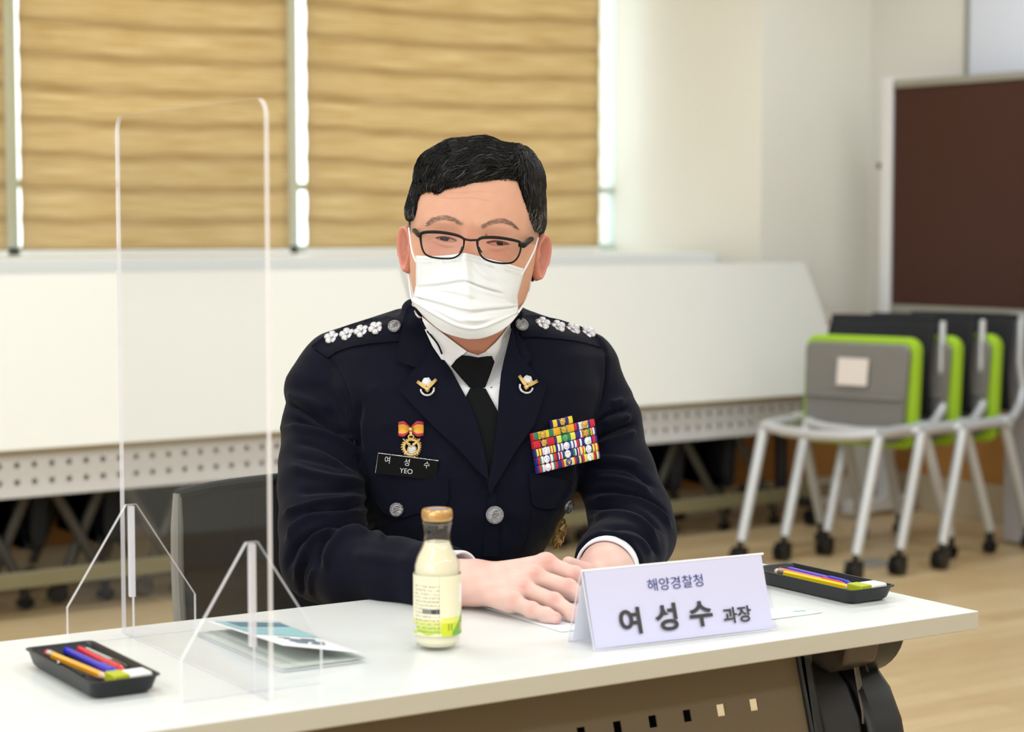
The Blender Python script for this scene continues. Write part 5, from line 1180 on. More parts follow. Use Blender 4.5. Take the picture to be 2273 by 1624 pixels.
patch('collar', [(916, 672), (924, 690), (936, 711), (946, 740), (960, 766), (942, 790), (922, 815), (900, 808), (880, 801), (884, 770), (890, 741), (895, 708), (902, 684)], SJ, .012, 'navy_light', jk, sm=10, thick=.0035, step=6, dmax=2.592)
patch('collar', [(1150, 694), (1140, 712), (1137, 728), (1143, 754), (1153, 786), (1171, 809), (1182, 794), (1166, 766), (1152, 742), (1156, 718), (1160, 700)], SJ, .012, 'navy_light', jk, sm=10, thick=.0035, step=6, dmax=2.592)
# front edge below the lapels, pocket flaps, seams
def seam(pts, r=.0005, lift=.0003, name='seam', m='seam_black', par=None, surf=None):
    P = []
    for x, y in smoothpoly(pts, 5):
        D, n = (surf or SJ).hit(x, y)
        if D is not None: P.append(w_of(cs(x, y, D - lift)[None])[0])
    if len(P) > 2: return MB().tube(P, r, 6).build(name, m, par or jk)
patch('front_edge', [(1087, 1094), (1098, 1080), (1106, 1130), (1108, 1200), (1108, 1235), (1071, 1235), (1076, 1180), (1080, 1130)], SJ, .003, 'navy_cloth', jk, sm=6, thick=.003)
patch('pocket_flap', [(1175, 1048), (1225, 1060), (1272, 1068), (1268, 1090), (1250, 1118), (1236, 1128), (1215, 1129), (1196, 1128), (1182, 1119), (1177, 1085)], SJ, .004, 'navy_cloth', jk, sm=5, thick=.003)
patch('pocket_flap', [(836, 1062), (910, 1068), (995, 1062), (996, 1110), (988, 1127), (960, 1136), (920, 1141), (883, 1153), (850, 1138), (834, 1112)], SJ, .004, 'navy_cloth', jk, sm=5, thick=.003)
seam([(718, 800), (745, 835), (765, 880), (778, 940), (790, 1000), (796, 1060)]); seam([(1331, 760), (1345, 800), (1346, 850), (1336, 892), (1322, 925)])
seam([(1178, 1130), (1176, 1170), (1160, 1225)]); seam([(940, 1150), (925, 1190), (915, 1225)])
# epaulettes
EPR = patch('epaulette', [(690, 768), (727, 793), (745, 781), (775, 770), (820, 762), (889, 756), (893, 742), (890, 722), (880, 706), (860, 700), (811, 709), (765, 724), (725, 742)], SJ, .0055, 'navy_light', jk, sm=6, thick=.004, step=6)
EPL = patch('epaulette', [(1145, 748), (1190, 747), (1240, 751), (1279, 756), (1310, 763), (1337, 771), (1334, 752), (1318, 736), (1285, 722), (1240, 708), (1193, 699), (1160, 698), (1148, 718)], SJ, .0055, 'navy_light', jk, sm=6, thick=.004, step=6)
def surf_of(o):
    M = np.array(mw(o)) ; V = np.array([v.co[:] for v in o.data.vertices]) @ M[:3, :3].T + M[:3, 3] - vC
    P = np.stack([V @ vR, -(V @ vU), V @ vF], 1); return Surf(P, [tuple(p.vertices) for p in o.data.polygons])
SEr, SEl = surf_of(EPR), surf_of(EPL); SLr, SLl = surf_of(lapR), surf_of(lapL)
def flower():
    m = MB(); n = 60; R_ = .0104; vs = [(0, 0, .0024)]; rings = [(.25, .0018), (.45, .0030), (.75, .0026), (.95, .0014), (1.0, .0)]
    for rr, z in rings:
        for j in range(n):
            a = 2 * PI * j / n; pet = abs(math.cos(2.5 * a)) ** .45; r = R_ * rr * (.74 + .30 * pet) ; zz = z * (.55 + .45 * pet) + (.0004 * math.cos(20 * a) if rr > .6 else 0) * (rr < 1); vs.append((r * math.cos(a + .3), r * math.sin(a + .3), max(0, zz)))
    fs = [(0, 1 + j, 1 + (j + 1) % n) for j in range(n)] + [(1 + k * n + j, 1 + (k + 1) * n + j, 1 + (k + 1) * n + (j + 1) % n, 1 + k * n + (j + 1) % n) for k in range(len(rings) - 1) for j in range(n)]
    m.add(vs, fs); m.lathe([(.0024, .002), (.0020, .0040), (0, .0046)], 10); return m
for ep, sf, pts in ((EPR, SEr, [(737, 750), (771, 743), (803, 736), (835, 729)]), (EPL, SEl, [(1204, 719), (1238, 726), (1271, 732), (1305, 739)])):
    for i, (x, y) in enumerate(pts):
        D, n = sf.hit(x, y); n = np.array([.10 if ep is EPL else -.10, -.62, -.78]); stamp('rank_flower', frame_at(sf, x, y, .0015, nrm=n), flower(), 'silver', ep, rot=.2 * i, angle=60)
def button(r=.0095):
    m = MB(); m.lathe([(r * .9, 0), (r, .001), (r, .0028), (r * .93, .0034), (r * .86, .0031), (r * .80, .0031), (r * .5, .0042), (0, .0046)], 28)
    for k in range(3): m.tube([(-r * .45 + k * .0012, -r * .4 + k * r * .35, .0044), (0, -r * .1 + k * r * .28, .0054), (r * .5, r * .05 + k * r * .22, .0042)], .0006, 6)
    m.tube([(r * .2 * math.cos(a) - r * .1, r * .3 * math.sin(a), .0048) for a in np.linspace(0, 5, 10)], .0006, 6)
    m.tube([(r * .82 * math.cos(a), r * .82 * math.sin(a), .0036) for a in np.linspace(0, 2 * PI, 28, endpoint=False)], .0005, 6, closed=True); return m
stamp('button', frame_at(SEr, 876.5, 726, .001, nrm=(-.1, -.45, -.85)), button(.0088), 'button_silver', EPR); stamp('button', frame_at(SEl, 1155, 724, .004, nrm=(.35, -.4, -.85)), button(.0088), 'button_silver', EPL)
stamp('button', frame_at(SJ, 883, 1132, .006, nrm=(-.15, -.15, -.97)), button(.0092), 'button_silver', jk); stamp('button', frame_at(SJ, 1097, 1143, .006, nrm=(.1, -.1, -.98)), button(.0115), 'button_silver', jk)
stamp('button', frame_at(SJ, 1252, 1120, .007, nrm=(.75, .3, -.58)), button(.0095), 'button_silver', jk)
# lapel pins
def pin():
    m = MB(); m.mi = 0; m.tube([(.0085 * math.cos(a), -.0035 + .0085 * math.sin(a), .001) for a in np.linspace(PI * .98, PI * 2.02, 22)], .0016, 8, flat=(1, 1))
    m.lathe([(.0068, 0), (.0068, .0022), (.0055, .003), (0, .0035)], 6, c=(-.0003, .0055, 0)); m.mi = 1
    for s in (-1, 1):
        for k in range(3): m.tube([(s * .001, -.004 + k * .0018, .0034), (s * .006, -.0005 + k * .0018, .0034), (s * (.0135 - k * .001), .0065 + k * .0012, .0028)], [.0014, .0011, .0004], 6)
    m.lathe([(.0030, 0), (.0034, .002), (.002, .0042), (0, .0046)], 12, c=(0, -.0045, .001)); m.tube([(0, -.004, .004), (0, -.0085, .003)], [.002, .0006], 8); return m
stamp('lapel_pin', frame_at(SLr, 949, 858, .001), pin(), ['silver', 'gold'], jk, rot=.08); stamp('lapel_pin', frame_at(SLl, 1168.5, 853, .001), pin(), ['silver', 'gold'], jk, rot=-.22)
# chain on the collars and cord
seam([(919, 676), (921, 690), (926, 700), (934, 706)], .0016, .0125, 'collar_chain', 'silver', jk, SA)
stamp('whistle_ring', frame_at(SA, 924, 696, .0135), MB().tube([(.0042 * math.cos(a), .0055 * math.sin(a), .001) for a in np.linspace(0, 2 * PI, 18, endpoint=False)], .0009, 6, closed=True), 'silver', jk)
seam([(932, 706), (943, 728), (958, 746), (972, 764), (981, 785)], .0012, .0145, 'cord', 'tie_black', jk, SA); seam([(1150, 692), (1149, 702), (1151, 712)], .0024, .0125, 'collar_chain', 'silver', jk, SA)
# medal with bow
mat('ribbon_orange', 'E0A236', .6, noise=.04); mat('ribbon_edge', 'A82340', .6)
def medal(M):
    o = MB(); o.mi = 0
    for s in (-1, 1):
        def fn(u, v, s=s): return (s * (.0012 + .0150 * u), (.0085 + .0015 * math.sin(u * 3)) * (2 * v - 1) * (.45 + .55 * min(1, u * 2.2)), .002 + .0035 * math.sin(u * PI) + .001 * math.cos(v * 7))
        o.grid(fn, 8, 10)
        for k, f in enumerate(range(len(o.f) - 80, len(o.f))):
            if k // 8 in (0, 1, 8, 9): o.m[f] = 1
    bow = stamp('medal', M, o, ['ribbon_orange', 'ribbon_edge'], jk, solid=.0008)
    g = MB(); g.mi = 0; c = (.0010, -.0235)
    g.lathe([(.0030, 0), (.0032, .003), (.0018, .0055), (0, .006)], 12, c=(0, -.0005, .003)); g.tube([(0, -.003, .004), (.0008, -.009, .004)], .0022, 8); g.tube([(.0035 * math.cos(a) + .0005, -.010 + .0025 * math.sin(a), .004) for a in np.linspace(0, 2 * PI, 14, endpoint=False)], .0011, 6, closed=True)
    for k in range(26):
        a = 2 * PI * k / 26; r0, r1 = .0085, .0132 * (1 + .05 * math.sin(k * 7)); g.tube([(c[0] + r0 * math.cos(a), c[1] + r0 * math.sin(a), .002), (c[0] + r1 * math.cos(a + .25), c[1] + r1 * math.sin(a + .25), .0024)], [.0016, .0007], 6)
    g.tube([(c[0] + .0098 * math.cos(a), c[1] + .0098 * math.sin(a), .0028) for a in np.linspace(0, 2 * PI, 26, endpoint=False)], .0019, 8, closed=True)
    for s in (-1, 1): g.tube([(c[0] - s * .011, c[1] + .011, .004), (c[0] + s * .009, c[1] - .009, .004)], .0010, 6); g.tube([(c[0] + s * .002, c[1] + .003, .0045), (c[0] + s * .009, c[1] + .008, .004)], [.0022, .0008], 6)
    g.mi = 1; g.lathe([(.0062, .001), (.0064, .003), (.0048, .0045), (0, .0052)], 20, c=(c[0] + .0005, c[1] - .003, 0))
    for k in range(9): a = 2 * PI * k / 9; g.lathe([(.0012, .003), (.001, .005), (0, .0056)], 8, c=(c[0] + .0005 + .0045 * math.cos(a), c[1] - .003 + .0045 * math.sin(a), 0))
    stamp('pendant', M, g, ['gold', 'silver'], bow)
medal(frame_at(SJ, 913, 952, .003, nrm=(-.06, -.05, -1)))
# name tag
def flat_frame(c4, surf, lift):
    """frame with x,y along a pixel parallelogram's edges: returns fn(u,v,h)->world"""
    Ps = []
    for x, y in c4:
        D, n = surf.hit(x, y); Ps.append([x, y, D if D is not None else 2.56])
    D = min(p[2] for p in Ps) - lift; A = [w_of(cs(x, y, D + (d - min(q[2] for q in Ps)) * .6)[None])[0] for x, y, d in Ps]
    A[2] = A[1] + A[3] - A[0]; nrm = np.cross(A[1] - A[0], A[3] - A[0]); nrm /= np.linalg.norm(nrm)
    if nrm @ vF > 0: nrm = -nrm
    return lambda u, v, h: tuple((A[0] * (1 - u) + A[1] * u) * (1 - v) + (A[3] * (1 - u) + A[2] * u) * v + nrm * h)
ft = flat_frame([(840, 1005), (974, 1022), (969, 1066), (834, 1049)], SJ, .004)
tg = MB().prism([(0, 0), (1, 0), (1, 1), (0, 1)], ft, -.0012, .0012).build('name_tag', 'tag_black', jk, smooth=False)
MB().tube([ft(0, 1, .0008), ft(0, 0, .0008), ft(1, 0, .0008)], .0006, 6).build('bright_edge', 'silver', tg)
def tag_text(t, u, v, size, xs=1.0):
    vs, fs = text_mesh(t, size, 't', 'silver', off=.0); W_, H_ = .0775, .0255
    MB().add([ft(u + x / W_ * xs, v - y / H_, .0015) for x, y, _ in vs], fs).build('lettering', 'silver_flat', tg, smooth=False)
mat('silver_flat', 'D8D8DA', .5)
tag_text('여', .17, .30, .0100, .9); tag_text('성', .495, .30, .0100, .9); tag_text('수', .82, .30, .0100, .9); tag_text('YEO', .50, .72, .0088, 1.0)
# ribbon rack
RC = dict(R='C8202E', N='2B2378', G='1F7F5C', Y='E3C62A', O='DFA82A', W='E6E4E8', L='E2DC58', D='A01E22', P='5A3C8E', B='3E57B8')
for k, c in RC.items(): mat('rib_' + k, c, .7, noise=.05, nscale=900)
mat('emblem_white', 'EDEDF6', .3, noise=.02); mat('emblem_gold', 'D9B45A', .3, .8, noise=.12, nscale=900, bump=.5, bscale=900); mat('emblem_green', '4FA070', .35, .4, noise=.1, nscale=900); mat('emblem_purple', '4A4090', .4)
QTL, QTR, QBR, QBL = (1175.7, 961.8), (1315.0, 929.0), (1327.5, 1016.0), (1190.0, 1052.0)
rk = flat_frame([QTL, QTR, QBR, QBL], SJ, .006)
ROWS = [[('R1G2Y5G2', 'gold'), ('O3G3O3', 'gold'), ('R1N1W4N1R2', 'gold')], [('R3N3R3', 'gold'), ('N1L2G4L2', 'green'), ('N3W1D.4O1G4O1D.4W1N1', 'gold')], [('N1L1D.5L1D.5W4D.5L1D.5L1', 'white'), ('N1W1N.6W1B4W1N.6W1', 'white'), ('R1N.6W1N4W1N.8R1.5N1', 'white')],
        [('N1R1G.6W1.2N3W1.2G.6R1.3', 'white'), ('N.6W.4R.8W.4N.6G.8N3G.8W.5N.6', 'white'), ('W.4R.8W.4L.8R.6L.8N4L1R.6L1R.6', 'white')], [('N1R1G.6W1.2R3W1.2G.8R1.2', 'white'), ('N2R1.2L1.4W3.4L1R1N1.6', 'purple'), ('L.9N.8R.9L4.5R.9N.6L.9P.6', 'white')]]
import re
def ribbon(quad, spec, emb, idx, pop=0):
    parts = re.findall(r'([A-Z])([\d.]+)', spec); tot = sum(float(n) for _, n in parts); keys = sorted(set(k for k, _ in parts)); u = 0; m = MB()
    for k, n_ in parts:
        w_ = float(n_) / tot; m.mi = keys.index(k)
        def fn(a, b_, u=u, w_=w_): 
            e = .0025 * math.sin(min(1, max(0, b_)) * PI) ** .35; return quad(u + w_ * a, b_, .0035 + e * .6)
        o0 = len(m.f); m.grid(fn, 1, 8); u += w_
    m.mi = keys.index(parts[0][0]); m.prism([(0, 0), (1, 0), (1, 1), (0, 1)], quad, -.001, .0036)
    ec = {'gold': 'emblem_gold', 'white': 'emblem_white', 'green': 'emblem_green', 'purple': 'emblem_purple'}[emb]
    o = m.build('ribbon_bar', ['rib_' + k for k in keys], jk, smooth=True, angle=30)
    e = MB(); c0_ = np.array(quad(.5, .5, .0055)); ex = np.array(quad(1, .5, 0)) - np.array(quad(0, .5, 0)); wd_ = np.linalg.norm(ex); ex /= wd_; ey = np.array(quad(.5, 0, 0)) - np.array(quad(.5, 1, 0)); ht_ = np.linalg.norm(ey); ey /= ht_; nz = -vF
    R_ = .0046 if emb != 'gold' else .0044
    for r, z in ((0, .0022), (R_ * .7, .0020), (R_ * .95, .0012), (R_, 0)): pass
    n = 24; vs = [tuple(c0_ + nz * .0022)]; fs = []
    for q_, (rr, z) in enumerate(((.5, .0022), (.85, .0016), (1.0, 0))):
        for j in range(n): a = 2 * PI * j / n; k2 = 1 + (.10 * math.sin(6 * a + idx) if emb == 'gold' else 0); vs.append(tuple(c0_ + (ex * math.cos(a) * 1.0 + ey * math.sin(a) * 1.12) * R_ * rr * k2 + nz * z))
    fs = [(0, 1 + j, 1 + (j + 1) % n) for j in range(n)] + [(1 + k * n + j, 1 + (k + 1) * n + j, 1 + (k + 1) * n + (j + 1) % n, 1 + k * n + (j + 1) % n) for k in range(2) for j in range(n)]
    e.add(vs, fs); e.mi = 1
    if emb == 'gold':
        for s in (-1, 1): e.mi = 0; e.tube([tuple(c0_ + nz * .0028), tuple(c0_ + ex * s * R_ * .7 + ey * R_ * .5 + nz * .0024), tuple(c0_ + ex * s * R_ * 1.15 + ey * R_ * .95 + nz * .0015)], [.0010, .0008, .0003], 6)
    elif emb == 'purple':
        for s in (-.5, 0, .6): e.tube([tuple(c0_ - ey * R_ * .6 + nz * .0026), tuple(c0_ + ex * s * R_ + ey * R_ * .6 + nz * .0022)], .0003, 5)
    else:
        for s in range(2 + idx % 2): a = idx * 1.3 + s * 1.5; e.tube([tuple(c0_ + (ex * math.cos(a + t) + ey * math.sin(a + t)) * R_ * .5 + nz * .0023) for t in (0, .5, 1.0)], .00028, 5)
    mats_ = [ec, {'gold': 'emblem_gold', 'purple': 'rib_L', 'green': 'rib_Y', 'white': ['rib_B', 'rib_R', 'rib_G'][idx % 3]}[emb]]
    e.build('emblem', mats_, o)
k = 0
for r in range(5):
    for c in range(3):
        def quad(u, v, h, r=r, c=c): return rk((c + u * .985 + .006) / 3, (r + v * .93 + .03) / 5, h + .0009 * (4 - r) * 0)
        ribbon(quad, ROWS[r][c][0], ROWS[r][c][1], k); k += 1
ribbon(lambda u, v, h: rk((1 + u * .985) / 3, (-1 + v * .93 + .03) / 5, h), 'N.4Y1.4N4Y1.4', 'gold', k)
# oval command badge on the pocket edge
bd = MB(); bd.lathe([(.0150, 0), (.0165, .0015), (.0150, .0030), (.0135, .0028), (.0120, .0036), (0, .0058)], 36)
for k in range(10): a = 2 * PI * k / 10; bd.tube([(.009 * math.cos(a), .009 * math.sin(a), .0042), (.0145 * math.cos(a + .2), .0145 * math.sin(a + .2), .0034)], .0011, 6)
bd.v = [(x * 1.0, y * 1.95, z) for x, y, z in bd.v]; bd.tube([(-.004, .012, .005), (.003, .004, .0062), (-.002, -.006, .006)], .0016, 6); bd.box((0, .018, .0052), (.010, .006, .002))
stamp('command_badge', frame_at(SJ, 1226, 1176, .010, nrm=(.83, .44, -.34)), bd, 'badge_bronze', jk, rot=0)
# ------------------------------------------------------------------ face mask
mat('mask_white', 'F1F1F4', .75, noise=.006, sss=.15, bump=.08, bscale=1500); mat('mask_seam', 'DFDFE4', .8); mat('loop_white', 'F3F3F5', .7)
mrow = [(.00, [(923, 567), (958, 568), (998, 566), (1020, 563), (1034, 562), (1052, 566), (1080, 573), (1120, 583), (1163, 596)]),
        (.12, [(924, 586), (958, 585), (998, 582), (1020, 579), (1034, 578), (1052, 582), (1080, 590), (1120, 601), (1160, 614)]),
        (.34, [(924, 632), (958, 630), (998, 624), (1020, 620), (1038, 621), (1056, 628), (1082, 637), (1115, 646), (1148, 656)]),
        (.36, [(923, 636), (958, 634), (998, 628), (1020, 624), (1038, 625), (1056, 632), (1082, 641), (1115, 650), (1148, 660)]),
        (.58, [(919, 655), (948, 662), (985, 672), (1015, 681), (1042, 686), (1064, 685), (1090, 682), (1120, 680), (1149, 676)]),
        (.60, [(918, 658), (948, 666), (985, 676), (1015, 685), (1042, 690), (1064, 689), (1090, 686), (1120, 684), (1149, 680)]),
        (.84, [(915, 667), (942, 684), (978, 705), (1012, 722), (1044, 729), (1070, 726), (1098, 716), (1126, 704), (1150, 692)]),
        (.86, [(915, 669), (942, 688), (978, 709), (1012, 726), (1044, 733), (1070, 730), (1098, 719), (1126, 706), (1150, 694)]),
        (1.0, [(916, 673), (946, 706), (983, 736), (1026, 750), (1050, 752), (1075, 749), (1106, 737), (1132, 718), (1149, 698)])]
nu_, nv_ = 72, 90; us = np.linspace(0, 1, nu_ + 1); vs_ = np.linspace(0, 1, nv_ + 1)
rv = [r for r, _ in mrow]; RX = []; RY = []
for _, pts in mrow:
    sp = np.array(smoothpoly(pts, 6)); t = np.linspace(0, 1, len(sp)); RX.append(np.interp(us, t, sp[:, 0])); RY.append(np.interp(us, t, sp[:, 1]))
RX, RY = np.array(RX), np.array(RY); MX = np.stack([np.interp(vs_, rv, RX[:, i]) for i in range(nu_ + 1)], 1); MY = np.stack([np.interp(vs_, rv, RY[:, i]) for i in range(nu_ + 1)], 1)
U, V = np.meshgrid(us, vs_)
MD0 = np.array([[SH.hit(MX[j, i], MY[j, i])[0] or np.nan for i in range(nu_ + 1)] for j in range(nv_ + 1)])
MD = np.full_like(MD0, 0); bulge = 1 - np.abs(2 * U - .98) ** 2.3
MD = 2.548 - .066 * bulge * (np.interp(V, [0, .12, .35, .6, .85, 1], [.80, .90, 1.05, 1.05, .98, .78])) + .010 * V
MD -= .010 * np.exp(-((U - .46) / .10) ** 2) * np.exp(-(V / .28) ** 2)
MD -= .007 * np.exp(-((U - .48) / (.05 + .10 * V)) ** 2) * np.exp(-((V - .42) / .35) ** 2)
for pv, pd_ in ((.35, .0055), (.59, .0060), (.85, .0050)):   # pleats overlap downwards
    MD += pd_ * np.exp(-np.clip(V - pv, 0, 1) / .045) * (V >= pv) * np.clip(np.minimum(U, 1 - U) / .06, 0, 1); MD -= .0022 * np.exp(-((V - pv + .02) / .03) ** 2)
MD += .0010 * np.sin(U * 38 + V * 9) * np.exp(-((V - .2) / .5) ** 2) * np.clip(np.abs(2 * U - 1) - .3, 0, 1)
for (uu, vv, s1, s2, am) in ((.30, .44, .20, .02, -.0035), (.72, .40, .20, .025, -.003), (.56, .73, .14, .025, -.004), (.60, .80, .10, .03, .004), (.35, .75, .16, .03, -.003), (.55, .50, .05, .02, .003)): MD += am * np.exp(-((U - uu) / s1) ** 2 - ((V - vv - .10 * (U - uu)) / s2) ** 2)
MD = np.where(np.isnan(MD0), MD, np.minimum(MD, MD0 - .0022))
MP = np.stack([(MX - CX) / FPX * MD, (MY - CY) / FPX * MD, MD], -1).reshape(-1, 3)
MF = np.array([(j * (nu_ + 1) + i, j * (nu_ + 1) + i + 1, (j + 1) * (nu_ + 1) + i + 1, (j + 1) * (nu_ + 1) + i) for j in range(nv_) for i in range(nu_)])
mk = to_obj('face_mask', MP, MF, 'mask_white', PR); md = mk.modifiers.new('s', 'SOLIDIFY'); md.thickness = .0012; md.offset = 0
def mpt(u, v, lift=.0009): i = u * nu_; j = v * nv_; i0, j0 = int(round(i)), int(round(j)); p = MP[j0 * (nu_ + 1) + i0]; return w_of((p * (1 - lift / p[2]))[None])[0]
def stitch(vv, u0=0.01, u1=.99, n=72, name='stitching'):
    m = MB()
    for k in range(n):
        u = u0 + (u1 - u0) * (k + .5) / n; v2 = vv + (.004 if k % 2 else -.004); m.tube([mpt(max(0, u - .006), v2), mpt(min(1, u + .006), v2)], .00034, 4)
    m.build(name, 'mask_seam', mk)
for vv in (.045, .095, .115): stitch(vv)
for uu in (.012, .028, .045, .955, .972, .988):
    m = MB()
    for k in range(34): v = .13 + .68 * (k + .5) / 34; m.tube([mpt(uu, v), mpt(uu, min(1, v + .012))], .00034, 4)
    m.build('stitching', 'mask_seam', mk)
def loop(pts, Ds):
    sp = smoothpoly(pts, 5); t = np.linspace(0, 1, len(sp)); dd = np.interp(t, np.linspace(0, 1, len(Ds)), Ds); P = []
    for (x, y), d in zip(sp, dd):
        h = SH.hit(x, y)[0]; d = min(d, h - .002) if h else d; P.append(w_of(cs(x, y, d)[None])[0])
    MB().tube(P, .0014, 8).build('ear_loop', 'loop_white', mk)
loop([(908, 506), (910, 524), (913, 548), (918, 568), (925, 583)], [2.60, 2.585, 2.57, 2.555, 2.545]); loop([(908, 606), (909, 625), (911, 645), (913, 658), (916, 668)], [2.61, 2.60, 2.585, 2.565, 2.55])
loop([(1194, 528), (1187, 552), (1177, 574), (1166, 595), (1157, 610)], [2.60, 2.585, 2.57, 2.555, 2.545]); loop([(1178, 624), (1173, 646), (1166, 668), (1158, 682), (1151, 692)], [2.61, 2.60, 2.585, 2.565, 2.55])
# ------------------------------------------------------------------ glasses
mat('frame_black', '08080A', .45, spec=.3); mat('frame_rim', '1C1C24', .35, .3); glass_mat('lens', (.2, .21, .24), trans_col=(.96, .96, .97))
gl = None
def gx(x, y): return (860 + x / 3.2475, 290 + y / 3.2475)
LL = [gx(*p) for p in [(236, 742), (270, 732), (330, 729), (390, 733), (450, 742), (510, 757), (548, 778), (552, 805), (543, 850), (520, 890), (480, 915), (430, 921), (370, 919), (310, 908), (270, 885), (250, 845), (240, 790)]]
LR = [gx(*p) for p in [(648, 790), (680, 772), (740, 768), (800, 771), (860, 779), (920, 791), (958, 806), (962, 840), (952, 885), (930, 925), (895, 950), (840, 956), (780, 950), (725, 935), (685, 912), (662, 875), (650, 830)]]
def gD(x): return 2.482 + .018 * ((x - 1045) / 115) ** 2
def gpt(x, y, dd=0): return w_of(cs(x, y, gD(x) + dd)[None])[0]
frm = []
for pl in (LL, LR):
    sp = smoothpoly(pl + [pl[0]], 4)[:-1]; ymid = np.mean([p[1] for p in sp]); rad = [.0012 + .0007 * max(0, (ymid - y) / 24) for x, y in sp]
    m = MB().tube([gpt(x, y) for x, y in sp], rad, 8, closed=True, flat=(1, 1)); 
    if gl is None: gl = m.build('glasses', 'frame_black', PR)
    else: m.build('rim', 'frame_black', gl)
    ln = MB(); c = np.mean([gpt(x, y) for x, y in sp], 0); vs = [tuple(c - vF * .002)] + [tuple(gpt(x, y)) for x, y in sp]; n = len(sp); ln.add(vs, [(0, 1 + i, 1 + (i + 1) % n) for i in range(n)]); ln.build('lens', 'lens', gl)
MB().tube([gpt(*gx(*p), -.001) for p in [(545, 775), (570, 785), (598, 789), (625, 788), (652, 787)]], .0014, 8).build('bridge', 'frame_black', gl)
for pts in ([(540, 835), (530, 865), (520, 880)], [(658, 838), (668, 860), (680, 878)]): MB().tube([gpt(*gx(*p), .006) for p in pts], .0012, 8).build('nose_pad', 'frame_rim', gl)
tl = [(gx(240, 758), 2.494), (gx(222, 748), 2.500), (gx(205, 730), 2.53), (gx(180, 708), 2.58), (gx(160, 690), 2.615)]
MB().tube([w_of(cs(*p, d)[None])[0] for p, d in tl], [.0030, .0036, .0036, .0030, .0024], 8, flat=(1, .6)).build('temple_arm', 'frame_black', gl)
tr = [(gx(950, 822), 2.496), (gx(985, 822), 2.503), (gx(1020, 795), 2.535), (gx(1060, 765), 2.575), (gx(1095, 742), 2.61)]
MB().tube([w_of(cs(*p, d)[None])[0] for p, d in tr], [.0030, .0042, .0040, .0032, .0026], 8, flat=(1, .6)).build('temple_arm', 'frame_black', gl)
# ------------------------------------------------------------------ hair
mat('hair_base', '060506', .85, spec=.1); mat('hair_black', '0B0A0C', .42, noise=.3, nscale=300); mat('hair_grey', '8A8886', .45); MATS['hair_black'].node_tree.nodes['Principled BSDF'].inputs['Specular IOR Level'].default_value = .6
HLINE = [(906, 503), (912, 492), (921, 481), (925, 465), (927, 448), (934, 430), (948, 423), (962, 425), (974, 429), (990, 417), (1020, 413), (1045, 406), (1075, 402), (1094, 399), (1125, 396), (1149, 401), (1156, 422), (1162, 442), (1168, 456), (1174, 472), (1179, 488), (1185, 505), (1192, 520)]
FACE = HLINE + [(1215, 640), (1150, 800), (950, 800), (890, 640), (893, 512)]
hx, hy = px_of(headP[:-1]); HLn = HL[:-1]
inside = np.array([inpoly(a, b, FACE) for a, b in zip(hx, hy)]); dl, _ = pdist(hx, hy, HLINE)
frontv = HLn[:, 2] > -.005
sd = np.where(inside & frontv, -dl, dl)                         # pixels outside the face outline
low = HLn[:, 1] < np.where(HLn[:, 2] > -.02, .018, -.045)       # nape and ears stay bare
sd = np.where(low, -6, sd)
thk = np.clip((sd + 1) / 13, 0, 1) ** .55
Xh, Yh, Zh = HLn.T
base = .0080 + .0020 * np.clip((Yh - .05) / .04, 0, 1) + .0060 * np.clip((Yh - .065) / .03, 0, 1) * np.clip((np.abs(Xh) - .03) / .03, 0, 1) - .002 * np.clip((.03 - Yh) / .03, 0, 1)
base += .004 * g2(Xh, Yh, .055, .105, .03, .03) + .0 * Yh - .0025 * np.clip(Xh / .08, 0, 1) * np.clip((.07 - Yh) / .03, 0, 1)
wv = .0012 * np.sin(Xh * 150 + Yh * 60) + .0012 * np.sin(Xh * 90 - Yh * 150 + 1.3) * np.clip((Yh - .06) / .03, 0, 1) + np.clip((Zh - .03) / .04, 0, 1) * (.0022 * np.sin(Xh * 85 + Yh * 150) + .0016 * np.sin(Yh * 260 - Xh * 120))
off = np.where(sd > -1, thk * (base + wv * thk) - .0004, -.004)
nh = np.stack([Xh / .0835 ** 2, np.clip(Yh - .03, 0, None) / .093 ** 2, (Zh + .004) / .1 ** 2], 1); nh /= np.linalg.norm(nh, axis=1, keepdims=True)
HS = HLn + nh * off[:, None]; HS = np.concatenate([HS, [[0, .1240 + .0110, -.008]]]); HSP = hl(HS)
keep = (np.concatenate([sd, [99]]) > -9)
kf = [tuple(f) for f in HF if keep[f].all()] + [(top, i, (i + 1) % nP) for i in range(nP)]
hair = to_obj('hair', HSP, kf, ['hair_base'], PR)
HB = BVHTree.FromPolygons([tuple(p) for p in HSP.tolist()], kf)
rg = random.Random(11); HN = {}
tri = [f for f in kf]; cen = np.array([HSP[list(f)].mean(0) for f in tri]); ar = np.array([np.linalg.norm(np.cross(HSP[f[1]] - HSP[f[0]], HSP[f[2]] - HSP[f[0]])) for f in tri]); front_ = cen[:, 2] < 2.66; sdv = np.concatenate([sd, [99]]); ok = front_ & np.array([sdv[list(f)].min() > 0 for f in tri])
idx_ = np.where(ok)[0]; pr_ = ar[idx_] / ar[idx_].sum(); pick = RNG.choice(idx_, 10500, p=pr_)
vs, fs, ms = [], [], []
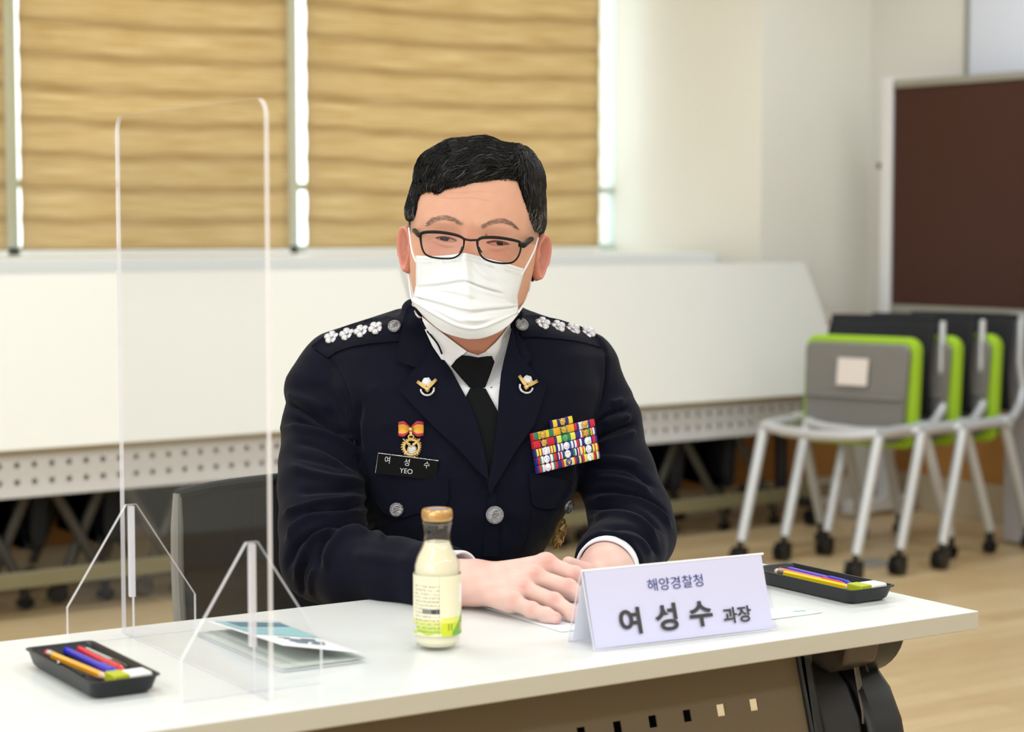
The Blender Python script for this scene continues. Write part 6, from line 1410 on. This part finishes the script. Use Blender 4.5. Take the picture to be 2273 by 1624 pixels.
def flow(x, y):
    """strand direction in image space"""
    if x > 1150 + (y - 400) * .10 and y > 372: return (.12 + .1 * math.sin(y * .05), 1.0)
    if x < 940 and y > 400: return (-.10, 1.0)
    if x < 1000: return (-.55, .95)
    if y > 372: return (-.95, .50 + .25 * math.sin(x * .045))
    if x > 1090: return (-.80 + (x - 1090) * .009, -.25 + (x - 1090) * .010)
    return (-1.0, .22 + .25 * math.sin(x * .03 + y * .02))
for t_ in pick:
    p = Vector(cen[t_].tolist()); n_seg = rg.randint(4, 8); pts = []; lift = rg.uniform(.0002, .0030); curl = rg.uniform(-.5, .5); ph_ = rg.uniform(0, 6)
    gx_, gy_ = CX + FPX * p.x / p.z, CY + FPX * p.y / p.z; grey = rg.random() < (.35 if gy_ > 455 else .035)
    for s in range(n_seg + 1):
        loc, nn, i_, dd = HB.find_nearest(p)
        if loc is None: break
        if nn.dot(Vector((0, 0, -1))) < 0 and nn.z > .3: nn = -nn
        out = (loc - Vector(tuple(H0 + np.array([0, -.04, 0])))).normalized()
        if nn.dot(out) < 0: nn = -nn
        x, y = CX + FPX * loc.x / loc.z, CY + FPX * loc.y / loc.z
        tt = s / n_seg; q_ = loc + nn * (lift * math.sin(min(1, tt * 1.3 + .15) * PI) + .0003); pts.append(q_)
        fx, fy = flow(x, y); a = curl * math.sin(ph_ + s * .7); fx, fy = fx * math.cos(a) - fy * math.sin(a), fx * math.sin(a) + fy * math.cos(a)
        d_ = Vector((fx, fy, 0)); d_ -= nn * d_.dot(nn)
        if d_.length < 1e-4: break
        p = loc + d_.normalized() * .0042
    if len(pts) < 3: continue
    r = rg.uniform(.00016, .00036) if not grey else .00020; o = len(vs); k = len(pts)
    for i, q_ in enumerate(pts):
        rr = r * (1 - .75 * (i / (k - 1)) ** 1.5) * (.6 if i == 0 else 1)
        for j in range(3): a = 2.1 * j; vs.append((q_.x + rr * math.cos(a), q_.y + rr * math.sin(a), q_.z + rr * math.sin(a + 1) * .6))
    for i in range(k - 1):
        for j in range(3): fs.append((o + i * 3 + j, o + i * 3 + (j + 1) % 3, o + (i + 1) * 3 + (j + 1) % 3, o + (i + 1) * 3 + j)); ms.append(1 if grey else 0)
st_ = to_obj('strands', np.array(vs), fs, ['hair_black', 'hair_grey'], hair, mi=ms)
